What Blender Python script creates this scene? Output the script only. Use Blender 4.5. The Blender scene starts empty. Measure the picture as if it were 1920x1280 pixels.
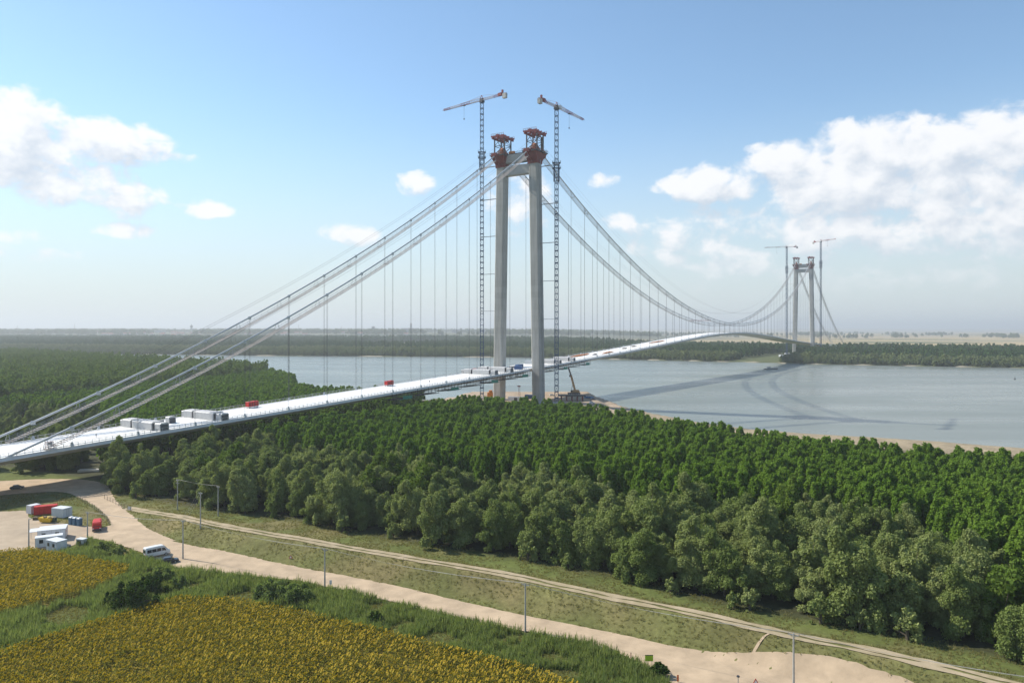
import bpy, bmesh, math, random
import numpy as np
from mathutils import Vector, Matrix

S = bpy.context.scene
COL = S.collection
R = math.radians
rnd = random.Random(7)
nrs = np.random.RandomState(11)

# ---------------------------------------------------------------- camera, sky, sun, exposure
F = 1365.0            # focal length in photo pixels (photo 1920 wide)
HZ = 616.0            # photo row of the eye level
CAMZ = 57.5
GZ = 0.5              # level of the flood plain (river = 0)
cam_d = bpy.data.cameras.new('camera')
cam = bpy.data.objects.new('camera', cam_d)
COL.objects.link(cam)
cam.location = (0, 0, CAMZ)
cam.rotation_euler = (R(90), 0, 0)
cam_d.sensor_width = 36
cam_d.lens = 36 * F / 1920
cam_d.shift_y = -(640 - HZ) / 1920
cam_d.clip_start = 0.5
cam_d.clip_end = 120000
S.camera = cam

SUN_EL = 41.5
sdir = Vector((-0.92, 0.39, 0)).normalized()          # horizontal direction towards the sun
sun_vec = Vector((sdir.x * math.cos(R(SUN_EL)), sdir.y * math.cos(R(SUN_EL)), math.sin(R(SUN_EL))))
sun_d = bpy.data.lights.new('sun', 'SUN')
sun_d.energy = 5.0
sun_d.angle = R(0.5)
sun_d.color = (1.0, 0.94, 0.84)
sun = bpy.data.objects.new('sun', sun_d)
COL.objects.link(sun)
sun.rotation_euler = (-sun_vec).to_track_quat('-Z', 'Y').to_euler()
sun.location = (-200, 0, 400)

S.render.engine = 'CYCLES'
S.view_settings.view_transform = 'Standard'
S.view_settings.look = 'None'
S.view_settings.gamma = 1
S.view_settings.exposure = 0.4
S.view_settings.use_curve_mapping = False
S.cycles.use_denoising = True
S.cycles.max_bounces = 5
S.cycles.diffuse_bounces = 2
S.cycles.glossy_bounces = 2
S.cycles.transmission_bounces = 3
S.cycles.transparent_max_bounces = 6
S.cycles.volume_bounces = 0
S.cycles.caustics_reflective = False
S.cycles.caustics_refractive = False

def px_uv(x, y):
    u = math.atan((x - 960) / F)
    v = math.atan((HZ - y) / math.hypot(F, x - 960))
    return u, v

SKY_STR = 0.128
world = bpy.data.worlds.new('World')
S.world = world
world.use_nodes = True
WN, WL = world.node_tree.nodes, world.node_tree.links
WN.clear()

# clouds of the photograph: centre, half width, half height (photo pixels), weight
CLOUDS = [(45, 228, 85, 62, 1), (10, 285, 120, 60, 1), (150, 268, 70, 42, .9), (232, 268, 85, 40, 1), (300, 292, 50, 14, .5),
          (110, 335, 150, 42, .7), (235, 372, 80, 34, .75), (60, 352, 60, 26, .6), (380, 392, 58, 15, .6), (220, 431, 62, 13, .35),
          (20, 446, 52, 15, .35), (90, 474, 110, 12, .2), (778, 345, 36, 21, .75), (655, 438, 56, 19, .7), (975, 375, 60, 60, .55),
          (1130, 342, 30, 14, .45), (1165, 419, 32, 16, .45), (1335, 346, 98, 34, .95), (1500, 305, 90, 42, 1), (1640, 290, 140, 66, 1),
          (1590, 350, 170, 66, 1), (1800, 300, 150, 85, 1), (1890, 262, 90, 55, .95), (1725, 224, 28, 22, .6), (1415, 277, 22, 11, .4),
          (1850, 390, 170, 90, .8), (1600, 425, 220, 56, .6), (1310, 455, 130, 66, .5), (1760, 465, 260, 66, .5), (1480, 490, 280, 60, .35)]

def nd(tree, typ, **kw):
    n = tree.nodes.new(typ)
    for k, v in kw.items():
        setattr(n, k, v)
    return n

def cloud_group():
    g = bpy.data.node_groups.new('cloud_field', 'ShaderNodeTree')
    g.interface.new_socket('P', in_out='INPUT', socket_type='NodeSocketVector')
    g.interface.new_socket('D', in_out='OUTPUT', socket_type='NodeSocketFloat')
    gi = nd(g, 'NodeGroupInput'); go = nd(g, 'NodeGroupOutput')
    L = g.links
    prev = None
    for (cx, cy, rx, ry, w) in CLOUDS:
        u, v = px_uv(cx, cy)
        u1, _ = px_uv(cx + rx, cy); _, v1 = px_uv(cx, cy - ry)
        ru, rv = abs(u1 - u), abs(v1 - v)
        a = nd(g, 'ShaderNodeVectorMath', operation='MULTIPLY_ADD')
        a.inputs[1].default_value = (1 / ru, 1 / rv, 0)
        a.inputs[2].default_value = (-u / ru, -v / rv, 0)
        L.new(gi.outputs[0], a.inputs[0])
        d = nd(g, 'ShaderNodeVectorMath', operation='DOT_PRODUCT')
        L.new(a.outputs[0], d.inputs[0]); L.new(a.outputs[0], d.inputs[1])
        m = nd(g, 'ShaderNodeMath', operation='MULTIPLY_ADD')
        m.inputs[1].default_value = -w * 0.62; m.inputs[2].default_value = w
        L.new(d.outputs['Value'], m.inputs[0])
        if prev is None:
            prev = m.outputs[0]
        else:
            x = nd(g, 'ShaderNodeMath', operation='MAXIMUM')
            L.new(prev, x.inputs[0]); L.new(m.outputs[0], x.inputs[1])
            prev = x.outputs[0]
    # the rest of the sky, outside the photograph: the same kind of loose cumulus
    sep = nd(g, 'ShaderNodeSeparateXYZ'); L.new(gi.outputs[0], sep.inputs[0])
    ab = nd(g, 'ShaderNodeMath', operation='ABSOLUTE'); L.new(sep.outputs[0], ab.inputs[0])
    mr = nd(g, 'ShaderNodeMapRange'); mr.inputs[1].default_value = .64; mr.inputs[2].default_value = .85
    L.new(ab.outputs[0], mr.inputs[0])
    sc = nd(g, 'ShaderNodeVectorMath', operation='MULTIPLY'); sc.inputs[1].default_value = (4.2, 9, 1)
    L.new(gi.outputs[0], sc.inputs[0])
    n0 = nd(g, 'ShaderNodeTexNoise'); n0.inputs['Scale'].default_value = 1.0; n0.inputs['Detail'].default_value = 2
    L.new(sc.outputs[0], n0.inputs['Vector'])
    m0 = nd(g, 'ShaderNodeMath', operation='MULTIPLY_ADD'); m0.inputs[1].default_value = 6; m0.inputs[2].default_value = -3.3
    L.new(n0.outputs[0], m0.inputs[0])
    mx0 = nd(g, 'ShaderNodeMix'); mx0.data_type = 'FLOAT'
    L.new(mr.outputs[0], mx0.inputs[0]); mx0.inputs[2].default_value = -3; L.new(m0.outputs[0], mx0.inputs[3])
    x = nd(g, 'ShaderNodeMath', operation='MAXIMUM'); L.new(prev, x.inputs[0]); L.new(mx0.outputs[0], x.inputs[1])
    cl = nd(g, 'ShaderNodeMath', operation='MAXIMUM'); cl.inputs[1].default_value = -1.2; L.new(x.outputs[0], cl.inputs[0])
    # billows
    s1 = nd(g, 'ShaderNodeVectorMath', operation='MULTIPLY'); s1.inputs[1].default_value = (22, 30, 1)
    L.new(gi.outputs[0], s1.inputs[0])
    n1 = nd(g, 'ShaderNodeTexNoise'); n1.inputs['Scale'].default_value = 1; n1.inputs['Detail'].default_value = 6
    n1.inputs['Roughness'].default_value = .58; n1.inputs['Distortion'].default_value = .25
    L.new(s1.outputs[0], n1.inputs['Vector'])
    m1 = nd(g, 'ShaderNodeMath', operation='MULTIPLY_ADD'); m1.inputs[1].default_value = 2.3; m1.inputs[2].default_value = -1.2
    L.new(n1.outputs[0], m1.inputs[0])
    ad = nd(g, 'ShaderNodeMath', operation='ADD'); L.new(cl.outputs[0], ad.inputs[0]); L.new(m1.outputs[0], ad.inputs[1])
    L.new(ad.outputs[0], go.inputs[0])
    return g

cg = cloud_group()
WT = world.node_tree
tc = nd(WT, 'ShaderNodeTexCoord')
sp = nd(WT, 'ShaderNodeSeparateXYZ'); WL.new(tc.outputs['Generated'], sp.inputs[0])
at = nd(WT, 'ShaderNodeMath', operation='ARCTAN2'); WL.new(sp.outputs[0], at.inputs[0]); WL.new(sp.outputs[1], at.inputs[1])
asn = nd(WT, 'ShaderNodeMath', operation='ARCSINE'); WL.new(sp.outputs[2], asn.inputs[0])
uv = nd(WT, 'ShaderNodeCombineXYZ'); WL.new(at.outputs[0], uv.inputs[0]); WL.new(asn.outputs[0], uv.inputs[1])
g1 = nd(WT, 'ShaderNodeGroup'); g1.node_tree = cg; WL.new(uv.outputs[0], g1.inputs[0])
of = nd(WT, 'ShaderNodeVectorMath', operation='ADD'); of.inputs[1].default_value = (-.012, .022, 0)
WL.new(uv.outputs[0], of.inputs[0])
g2 = nd(WT, 'ShaderNodeGroup'); g2.node_tree = cg; WL.new(of.outputs[0], g2.inputs[0])
den = nd(WT, 'ShaderNodeMapRange'); den.interpolation_type = 'SMOOTHSTEP'
den.inputs[1].default_value = .02; den.inputs[2].default_value = .62; den.inputs[4].default_value = .93
WL.new(g1.outputs[0], den.inputs[0])
df = nd(WT, 'ShaderNodeMath', operation='SUBTRACT'); WL.new(g1.outputs[0], df.inputs[0]); WL.new(g2.outputs[0], df.inputs[1])  # cloud light and shade painted in, from the density a step towards the sun
lit = nd(WT, 'ShaderNodeMapRange'); lit.interpolation_type = 'SMOOTHSTEP'
lit.inputs[1].default_value = -.75; lit.inputs[2].default_value = .55
WL.new(df.outputs[0], lit.inputs[0])
ccol = nd(WT, 'ShaderNodeMix'); ccol.data_type = 'RGBA'
k = 1 / SKY_STR
ccol.inputs[6].default_value = (.50 * k, .555 * k, .63 * k, 1)
ccol.inputs[7].default_value = (.80 * k, .80 * k, .81 * k, 1)
WL.new(lit.outputs[0], ccol.inputs[0])
sky = nd(WT, 'ShaderNodeTexSky', sky_type='NISHITA', sun_disc=False)
sky.sun_elevation = R(SUN_EL)
sky.sun_rotation = math.atan2(sdir.x, sdir.y)
sky.altitude = 0; sky.air_density = 1.0; sky.dust_density = 0.15; sky.ozone_density = 1.5
# clouds thin out into the haze towards the horizon
fd = nd(WT, 'ShaderNodeMapRange'); fd.interpolation_type = 'SMOOTHSTEP'; fd.inputs[1].default_value = .01; fd.inputs[2].default_value = .13
WL.new(asn.outputs[0], fd.inputs[0])
fm = nd(WT, 'ShaderNodeMath', operation='MULTIPLY'); WL.new(den.outputs[0], fm.inputs[0]); WL.new(fd.outputs[0], fm.inputs[1])
mixc = nd(WT, 'ShaderNodeMix'); mixc.data_type = 'RGBA'
# pale summer air low in the sky, the same all round
low = nd(WT, 'ShaderNodeMapRange'); low.interpolation_type = 'SMOOTHSTEP'; low.inputs[1].default_value = .30; low.inputs[2].default_value = -.02; low.inputs[4].default_value = .92
WL.new(sp.outputs[2], low.inputs[0])
tint = nd(WT, 'ShaderNodeMix'); tint.data_type = 'RGBA'; tint.blend_type = 'MULTIPLY'; tint.inputs[0].default_value = 1; tint.inputs[7].default_value = (.97, 1.06, 1.06, 1)
WL.new(sky.outputs[0], tint.inputs[6])
skyc = nd(WT, 'ShaderNodeMix'); skyc.data_type = 'RGBA'; skyc.inputs[7].default_value = (.50 * k, .555 * k, .585 * k, 1)
WL.new(low.outputs[0], skyc.inputs[0]); WL.new(tint.outputs[2], skyc.inputs[6])
WL.new(fm.outputs[0], mixc.inputs[0]); WL.new(skyc.outputs[2], mixc.inputs[6]); WL.new(ccol.outputs[2], mixc.inputs[7])
bg = nd(WT, 'ShaderNodeBackground'); bg.inputs[1].default_value = SKY_STR
WL.new(mixc.outputs[2], bg.inputs[0])
bg0 = nd(WT, 'ShaderNodeBackground'); bg0.inputs[1].default_value = SKY_STR; WL.new(skyc.outputs[2], bg0.inputs[0])
# the cloud belt lies between the horizon and 27 degrees, above it the sky is clear
el0 = nd(WT, 'ShaderNodeMath', operation='GREATER_THAN'); el0.inputs[1].default_value = 0.0; WL.new(sp.outputs[2], el0.inputs[0])
el1 = nd(WT, 'ShaderNodeMath', operation='LESS_THAN'); el1.inputs[1].default_value = math.sin(R(27)); WL.new(sp.outputs[2], el1.inputs[0])
elm = nd(WT, 'ShaderNodeMath', operation='MULTIPLY'); WL.new(el0.outputs[0], elm.inputs[0]); WL.new(el1.outputs[0], elm.inputs[1])
msh = nd(WT, 'ShaderNodeMixShader'); WL.new(elm.outputs[0], msh.inputs[0]); WL.new(bg0.outputs[0], msh.inputs[1]); WL.new(bg.outputs[0], msh.inputs[2])
wo = nd(WT, 'ShaderNodeOutputWorld'); WL.new(msh.outputs[0], wo.inputs[0])

# ---------------------------------------------------------------- helpers
def G(x, y, z=GZ):
    """photo pixel -> point on the level z (things standing on that ground)"""
    Y = (CAMZ - z) * F / (y - HZ)
    return Vector(((x - 960) / F * Y, Y, z))

def lin(r, g, b):
    f = lambda c: ((c / 255 + .055) / 1.055) ** 2.4 if c > 10 else c / 255 / 12.92
    return (f(r), f(g), f(b), 1)

MATS = {}
def mat(name, col, rough=.7, metal=0, var=.15, scale=.6, col2=None, bump=0, bscale=None, detail=5, spec=.3):
    """principled with procedural colour variation"""
    if name in MATS:
        return MATS[name]
    m = bpy.data.materials.new(name); m.use_nodes = True
    t = m.node_tree; N, L = t.nodes, t.links
    p = N['Principled BSDF']
    p.inputs['Roughness'].default_value = rough
    p.inputs['Metallic'].default_value = metal
    p.inputs['Specular IOR Level'].default_value = spec
    c = nd(t, 'ShaderNodeTexCoord')
    n = nd(t, 'ShaderNodeTexNoise'); n.inputs['Scale'].default_value = scale; n.inputs['Detail'].default_value = detail
    n.inputs['Roughness'].default_value = .65
    L.new(c.outputs['Object'], n.inputs['Vector'])
    mr = nd(t, 'ShaderNodeMapRange'); mr.inputs[1].default_value = .3; mr.inputs[2].default_value = .7
    L.new(n.outputs[0], mr.inputs[0])
    mx = nd(t, 'ShaderNodeMix'); mx.data_type = 'RGBA'
    L.new(mr.outputs[0], mx.inputs[0])
    c1 = tuple(col[:3]) + (1,)
    if col2 is None:
        mx.inputs[6].default_value = tuple(v * (1 - var) for v in c1[:3]) + (1,)
        mx.inputs[7].default_value = tuple(min(1, v * (1 + var)) for v in c1[:3]) + (1,)
    else:
        mx.inputs[6].default_value = c1; mx.inputs[7].default_value = tuple(col2[:3]) + (1,)
    L.new(mx.outputs[2], p.inputs['Base Color'])
    if bump:
        b = nd(t, 'ShaderNodeBump'); b.inputs['Strength'].default_value = bump; b.inputs['Distance'].default_value = .1
        n2 = nd(t, 'ShaderNodeTexNoise'); n2.inputs['Scale'].default_value = bscale or scale * 4; n2.inputs['Detail'].default_value = 4
        L.new(c.outputs['Object'], n2.inputs['Vector']); L.new(n2.outputs[0], b.inputs['Height']); L.new(b.outputs[0], p.inputs['Normal'])
    MATS[name] = m
    return m

def leafmat(name, col, col2, transl=.3, hue=.12):
    m = bpy.data.materials.new(name); m.use_nodes = True
    t = m.node_tree; N, L = t.nodes, t.links
    N.remove(N['Principled BSDF'])
    out = N['Material Output']
    oi = nd(t, 'ShaderNodeObjectInfo'); ge = nd(t, 'ShaderNodeNewGeometry')
    a = nd(t, 'ShaderNodeMath', operation='MULTIPLY_ADD'); a.inputs[1].default_value = .6
    b = nd(t, 'ShaderNodeMath', operation='MULTIPLY'); b.inputs[1].default_value = .4
    L.new(ge.outputs['Random Per Island'], b.inputs[0]); L.new(oi.outputs['Random'], a.inputs[0]); L.new(b.outputs[0], a.inputs[2])
    mx = nd(t, 'ShaderNodeMix'); mx.data_type = 'RGBA'
    L.new(a.outputs[0], mx.inputs[0])
    mx.inputs[6].default_value = tuple(col) + (1,); mx.inputs[7].default_value = tuple(col2) + (1,)
    d = nd(t, 'ShaderNodeBsdfDiffuse'); tr = nd(t, 'ShaderNodeBsdfTranslucent')
    hs = nd(t, 'ShaderNodeMix'); hs.data_type = 'RGBA'; hs.blend_type = 'MULTIPLY'; hs.inputs[0].default_value = 1
    L.new(mx.outputs[2], hs.inputs[6]); hs.inputs[7].default_value = (1.0, 1.05, .55, 1)
    L.new(mx.outputs[2], d.inputs[0]); L.new(hs.outputs[2], tr.inputs[0])
    ms = nd(t, 'ShaderNodeMixShader'); ms.inputs[0].default_value = transl
    L.new(d.outputs[0], ms.inputs[1]); L.new(tr.outputs[0], ms.inputs[2]); L.new(ms.outputs[0], out.inputs[0])
    MATS[name] = m
    return m

class MB:
    def __init__(self):
        self.v, self.f, self.m = [], [], []
    def add(self, vs, fs, mi=0):
        b = len(self.v)
        self.v += [tuple(p) for p in vs]
        self.f += [tuple(b + i for i in f) for f in fs]
        self.m += [mi] * len(fs)
    def box(self, c, s, mi=0, rz=0, M=None):
        x, y, z = s[0] / 2, s[1] / 2, s[2] / 2
        ca, sa = math.cos(rz), math.sin(rz)
        vs = []
        for dz in (-z, z):
            for dx, dy in ((-x, -y), (x, -y), (x, y), (-x, y)):
                vs.append((c[0] + dx * ca - dy * sa, c[1] + dx * sa + dy * ca, c[2] + dz))
        if M is not None:
            vs = [M @ Vector(v) for v in vs]
        self.add(vs, [(0, 3, 2, 1), (4, 5, 6, 7), (0, 1, 5, 4), (1, 2, 6, 5), (2, 3, 7, 6), (3, 0, 4, 7)], mi)
    def beam(self, p0, p1, w, h=None, mi=0, up=(0, 0, 1)):
        h = h or w
        p0, p1 = Vector(p0), Vector(p1)
        d = (p1 - p0)
        if d.length < 1e-6: return
        d.normalize()
        u = Vector(up)
        if abs(d.dot(u)) > .99: u = Vector((1, 0, 0))
        sx = d.cross(u).normalized(); sz = sx.cross(d).normalized()
        vs = []
        for p in (p0, p1):
            for a, b in ((-1, -1), (1, -1), (1, 1), (-1, 1)):
                vs.append(p + sx * (a * w / 2) + sz * (b * h / 2))
        self.add(vs, [(0, 1, 2, 3), (7, 6, 5, 4), (0, 4, 5, 1), (1, 5, 6, 2), (2, 6, 7, 3), (3, 7, 4, 0)], mi)
    def tube(self, pts, r, n=6, mi=0, cap=True):
        pts = [Vector(p) for p in pts]
        rs = r if isinstance(r, (list, tuple)) else [r] * len(pts)
        b = len(self.v); K = len(pts)
        for i, p in enumerate(pts):
            d = (pts[min(i + 1, K - 1)] - pts[max(i - 1, 0)]).normalized()
            u = Vector((0, 0, 1)) if abs(d.z) < .95 else Vector((1, 0, 0))
            sx = d.cross(u).normalized(); sz = sx.cross(d).normalized()
            for j in range(n):
                a = 2 * math.pi * j / n
                self.v.append(tuple(p + sx * (math.cos(a) * rs[i]) + sz * (math.sin(a) * rs[i])))
        for i in range(K - 1):
            for j in range(n):
                j2 = (j + 1) % n
                self.f.append((b + i * n + j, b + i * n + j2, b + (i + 1) * n + j2, b + (i + 1) * n + j)); self.m.append(mi)
        if cap:
            self.f.append(tuple(b + j for j in reversed(range(n)))); self.m.append(mi)
            self.f.append(tuple(b + (K - 1) * n + j for j in range(n))); self.m.append(mi)
    def prism(self, outline, axis_pts, mi=0):
        """extrude an outline (list of 3d points) along vector"""
        n = len(outline); e = Vector(axis_pts)
        vs = [Vector(p) for p in outline] + [Vector(p) + e for p in outline]
        fs = [tuple(reversed(range(n))), tuple(range(n, 2 * n))]
        fs += [(i, (i + 1) % n, n + (i + 1) % n, n + i) for i in range(n)]
        self.add(vs, fs, mi)
    def xform(self, M):
        self.v = [tuple(M @ Vector(p)) for p in self.v]
        return self
    def build(self, name, mats, parent=None, smooth=False, bevel=0):
        me = bpy.data.meshes.new(name)
        me.from_pydata(self.v, [], self.f)
        if not isinstance(mats, (list, tuple)): mats = [mats]
        for m in mats: me.materials.append(m)
        if len(mats) > 1:
            me.polygons.foreach_set('material_index', self.m)
        if smooth:
            me.polygons.foreach_set('use_smooth', [True] * len(me.polygons))
        me.validate(); me.update()
        bm = bmesh.new(); bm.from_mesh(me)
        bmesh.ops.recalc_face_normals(bm, faces=bm.faces)
        if bevel:
            bmesh.ops.bevel(bm, geom=bm.edges[:], offset=bevel, segments=1, affect='EDGES')
        bm.to_mesh(me); bm.free()
        o = bpy.data.objects.new(name, me); COL.objects.link(o)
        if parent: o.parent = parent
        return o

def tag(o, label=None, cat=None, group=None, kind=None):
    if label: o['label'] = label
    if cat: o['category'] = cat
    if group: o['group'] = group
    if kind: o['kind'] = kind
    return o

def thing(name, label, cat, loc=(0, 0, 0), rz=0, group=None):
    o = bpy.data.objects.new(name, None); COL.objects.link(o)
    o.location = loc; o.rotation_euler = (0, 0, rz); o.empty_display_size = .5
    return tag(o, label, cat, group)

def copy_tree(o, parent=None):
    c = o.copy(); COL.objects.link(c); c.parent = parent
    for ch in o.children: copy_tree(ch, c)
    return c

def np_mesh(name, verts, quads, mats, mi=None):
    me = bpy.data.meshes.new(name)
    nv, nf = len(verts), len(quads)
    me.vertices.add(nv); me.vertices.foreach_set('co', np.asarray(verts, np.float32).ravel())
    k = quads.shape[1]
    me.loops.add(nf * k); me.loops.foreach_set('vertex_index', quads.astype(np.int32).ravel())
    me.polygons.add(nf)
    me.polygons.foreach_set('loop_start', np.arange(0, nf * k, k, dtype=np.int32))
    for m in mats: me.materials.append(m)
    if mi is not None: me.polygons.foreach_set('material_index', mi.astype(np.int32))
    me.update(calc_edges=True)
    me.validate()
    return me

# bridge frame: s along the bridge (0 = near tower), p across (positive = right / towards the camera)
B0 = Vector((5, 548, 0)); BD = Vector((.5309, .8474, 0)); BP = Vector((.8474, -.5309, 0))
BRZ = math.atan2(BP.y, BP.x)          # local x axis = p, local y axis = s
def B(s, p, z=0):
    return B0 + BD * s + BP * p + Vector((0, 0, z))

def hermite(xs, ys, x):
    xs = np.asarray(xs, float); ys = np.asarray(ys, float)
    m = np.gradient(ys, xs)
    i = np.clip(np.searchsorted(xs, x) - 1, 0, len(xs) - 2)
    h = xs[i + 1] - xs[i]; t = (x - xs[i]) / h
    return ((2 * t ** 3 - 3 * t ** 2 + 1) * ys[i] + (t ** 3 - 2 * t ** 2 + t) * h * m[i]
            + (-2 * t ** 3 + 3 * t ** 2) * ys[i + 1] + (t ** 3 - t ** 2) * h * m[i + 1])

DK_S = [-420, -335, -160, 0, 200, 361, 460, 560, 660, 760, 920, 1120, 1400, 1620]
DK_Z = [11.9, 15.2, 22.0, 28.3, 37.4, 46.0, 50.4, 52.2, 50.4, 46.0, 37.4, 28.5, 17.5, 9.0]
def deck_z(s): return float(hermite(DK_S, DK_Z, s))

def cable_z(s):
    if s < 0:
        a = -s; return 194.5 - .6757 * a + .000462 * a * a
    if s <= 1120:
        return 64.5 + 130.0 * ((s - 560) / 560) ** 2
    a = s - 1120; return 194.5 - .50 * a + .000275 * a * a

# ---------------------------------------------------------------- materials
M_conc = mat('tower_concrete', (.42, .41, .38), .85, var=.14, scale=.18, bump=.1)
M_concd = mat('pole_concrete', (.36, .35, .32), .85, var=.2, scale=.8)
M_white = mat('deck_white_primer', (.80, .79, .76), .55, var=.05, scale=.09)
M_girder = mat('girder_paint', (.58, .565, .525), .8, var=.1, scale=.2)
M_tent = mat('tent_sheet', (.50, .495, .485), .6, var=.1, scale=.7, bump=.2)
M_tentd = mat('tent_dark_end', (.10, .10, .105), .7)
M_red = mat('red_paint', (.48, .025, .022), .5, var=.25, scale=.8)
M_rust = mat('red_lead_steel', (.17, .024, .018), .65, var=.35, scale=.6)
M_orange = mat('orange_paint', (.62, .22, .03), .55, var=.2)
M_blue = mat('blue_paint', (.035, .085, .21), .45, var=.2)
M_craneb = mat('crane_blue', (.022, .065, .14), .5, var=.15)
M_cranew = mat('crane_jib_paint', (.45, .36, .35), .55, var=.15)
M_craner = mat('crane_red', (.23, .03, .03), .55, var=.2)
M_grey = mat('galvanised_steel', (.40, .41, .41), .45, .4, var=.15)
M_dark = mat('dark_steel', (.05, .05, .055), .55, var=.2)
M_cable = mat('cable_wrap', (.50, .52, .52), .4, .2, var=.08)
M_walk = mat('catwalk_timber', (.25, .22, .20), .8, var=.35, scale=.35)
M_rope = mat('wire_rope', (.09, .09, .095), .5, .4, var=.1)
M_green = mat('green_net', (.03, .22, .15), .8, var=.2)
M_yellow = mat('yellow_paint', (.60, .40, .03), .55, var=.15)
M_glass = mat('dark_glass', (.02, .025, .03), .08, var=.05, spec=.6)
M_tyre = mat('tyre_rubber', (.02, .02, .02), .9)
M_wbody = mat('white_body', (.70, .70, .68), .35, var=.04, spec=.5)
M_dbody = mat('dark_body', (.03, .04, .05), .25, var=.05, spec=.5)
M_wood = mat('weathered_wood', (.20, .15, .10), .85, var=.25)
M_bark = mat('bark', (.11, .09, .065), .9, var=.3, scale=3)
M_cabin = mat('cabin_panel', (.62, .64, .66), .5, var=.06, scale=.5)
M_toilet = mat('toilet_blue', (.07, .15, .23), .5, var=.08)
M_tan = mat('crane_tan', (.36, .21, .09), .55, var=.2)
M_skin = mat('work_clothes', (.06, .06, .07), .8)

L_willow = leafmat('willow_leaves', (.145, .20, .05), (.305, .34, .135), .33)
L_poplar = leafmat('poplar_leaves', (.115, .205, .026), (.18, .275, .042), .38)
L_ash = leafmat('ash_leaves', (.09, .15, .026), (.15, .21, .038), .33)
L_tall = leafmat('tall_wood_leaves', (.13, .20, .042), (.20, .265, .065), .33)
L_farw = leafmat('far_willow_leaves', (.13, .17, .065), (.21, .245, .105), .25)
L_farp = leafmat('far_poplar_leaves', (.055, .115, .03), (.085, .145, .042), .25)
L_reed = leafmat('reed_leaves', (.14, .20, .06), (.27, .30, .12), .45)
L_grass = leafmat('grass_blades', (.19, .185, .065), (.29, .25, .11), .4)
L_bush = leafmat('bush_leaves', (.028, .055, .014), (.05, .085, .02), .25)
L_sunl = leafmat('sunflower_leaves', (.17, .18, .035), (.26, .24, .05), .4)
L_sunp = leafmat('sunflower_petals', (.48, .34, .02), (.64, .46, .04), .25)
M_sunc = mat('sunflower_disc', (.10, .065, .015), .9)

# ---------------------------------------------------------------- terrain
NB = [(-9000, 6000), (-3000, 2600), (-1500, 1750), (-900, 1350), (-500, 1040), (-270, 830), (-215, 740), (-190, 640), (-150, 575), (-110, 565),
      (-60, 600), (-30, 640), (20, 655), (62, 648), (74, 610), (82, 540), (95, 498), (112, 462), (135, 432), (163, 412), (211, 389), (249, 362),
      (330, 300), (500, 180), (900, -150), (9000, -7000)]
FB = [(-12000, 5600), (-4000, 2650), (-991, 1672), (-541, 1541), (0, 1450), (320, 1290), (424, 1212), (507, 1156), (730, 1062), (1500, 640), (9000, -3500)]
nbx, nby = zip(*NB); fbx, fby = zip(*FB)

def seg_dist(X, Y, pts):
    """distance to a polyline and position along it (0..1)"""
    best = np.full(X.shape, 1e9); along = np.zeros(X.shape)
    n = len(pts) - 1
    for i in range(n):
        ax, ay = pts[i][0], pts[i][1]; bx, by = pts[i + 1][0], pts[i + 1][1]
        dx, dy = bx - ax, by - ay
        t = np.clip(((X - ax) * dx + (Y - ay) * dy) / (dx * dx + dy * dy), 0, 1)
        d = np.hypot(X - ax - t * dx, Y - ay - t * dy)
        m = d < best
        best = np.where(m, d, best); along = np.where(m, (i + t) / n, along)
    return best, along

def sstep(a, b, x):
    t = np.clip((x - a) / (b - a), 0, 1)
    return t * t * (3 - 2 * t)

LEV = 3.4
crest_px = [(238, 952), (290, 961), (340, 969), (420, 985), (560, 1010), (700, 1035), (800, 1052), (960, 1079), (1100, 1109), (1300, 1150),
            (1480, 1190), (1600, 1213), (1750, 1246), (1850, 1271), (1990, 1305)]
crest = []
for i, (x, y) in enumerate(crest_px):
    zz = GZ + LEV * min(1, i / 3.0)
    crest.append(tuple(G(x, y, zz)))
e = Vector(crest[-1]) - Vector(crest[-2])
crest += [tuple(Vector(crest[-1]) + e * 1.5), tuple(Vector(crest[-1]) + e * 4)]

def vnoise(X, Y, sc, seed):
    r = np.random.RandomState(seed); T = r.rand(64, 64)
    x = X / sc; y = Y / sc
    xi = np.floor(x).astype(int); yi = np.floor(y).astype(int)
    fx = x - xi; fy = y - yi
    fx = fx * fx * (3 - 2 * fx); fy = fy * fy * (3 - 2 * fy)
    g = lambda a, b: T[a % 64, b % 64]
    return (g(xi, yi) * (1 - fx) + g(xi + 1, yi) * fx) * (1 - fy) + (g(xi, yi + 1) * (1 - fx) + g(xi + 1, yi + 1) * fx) * fy

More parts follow.
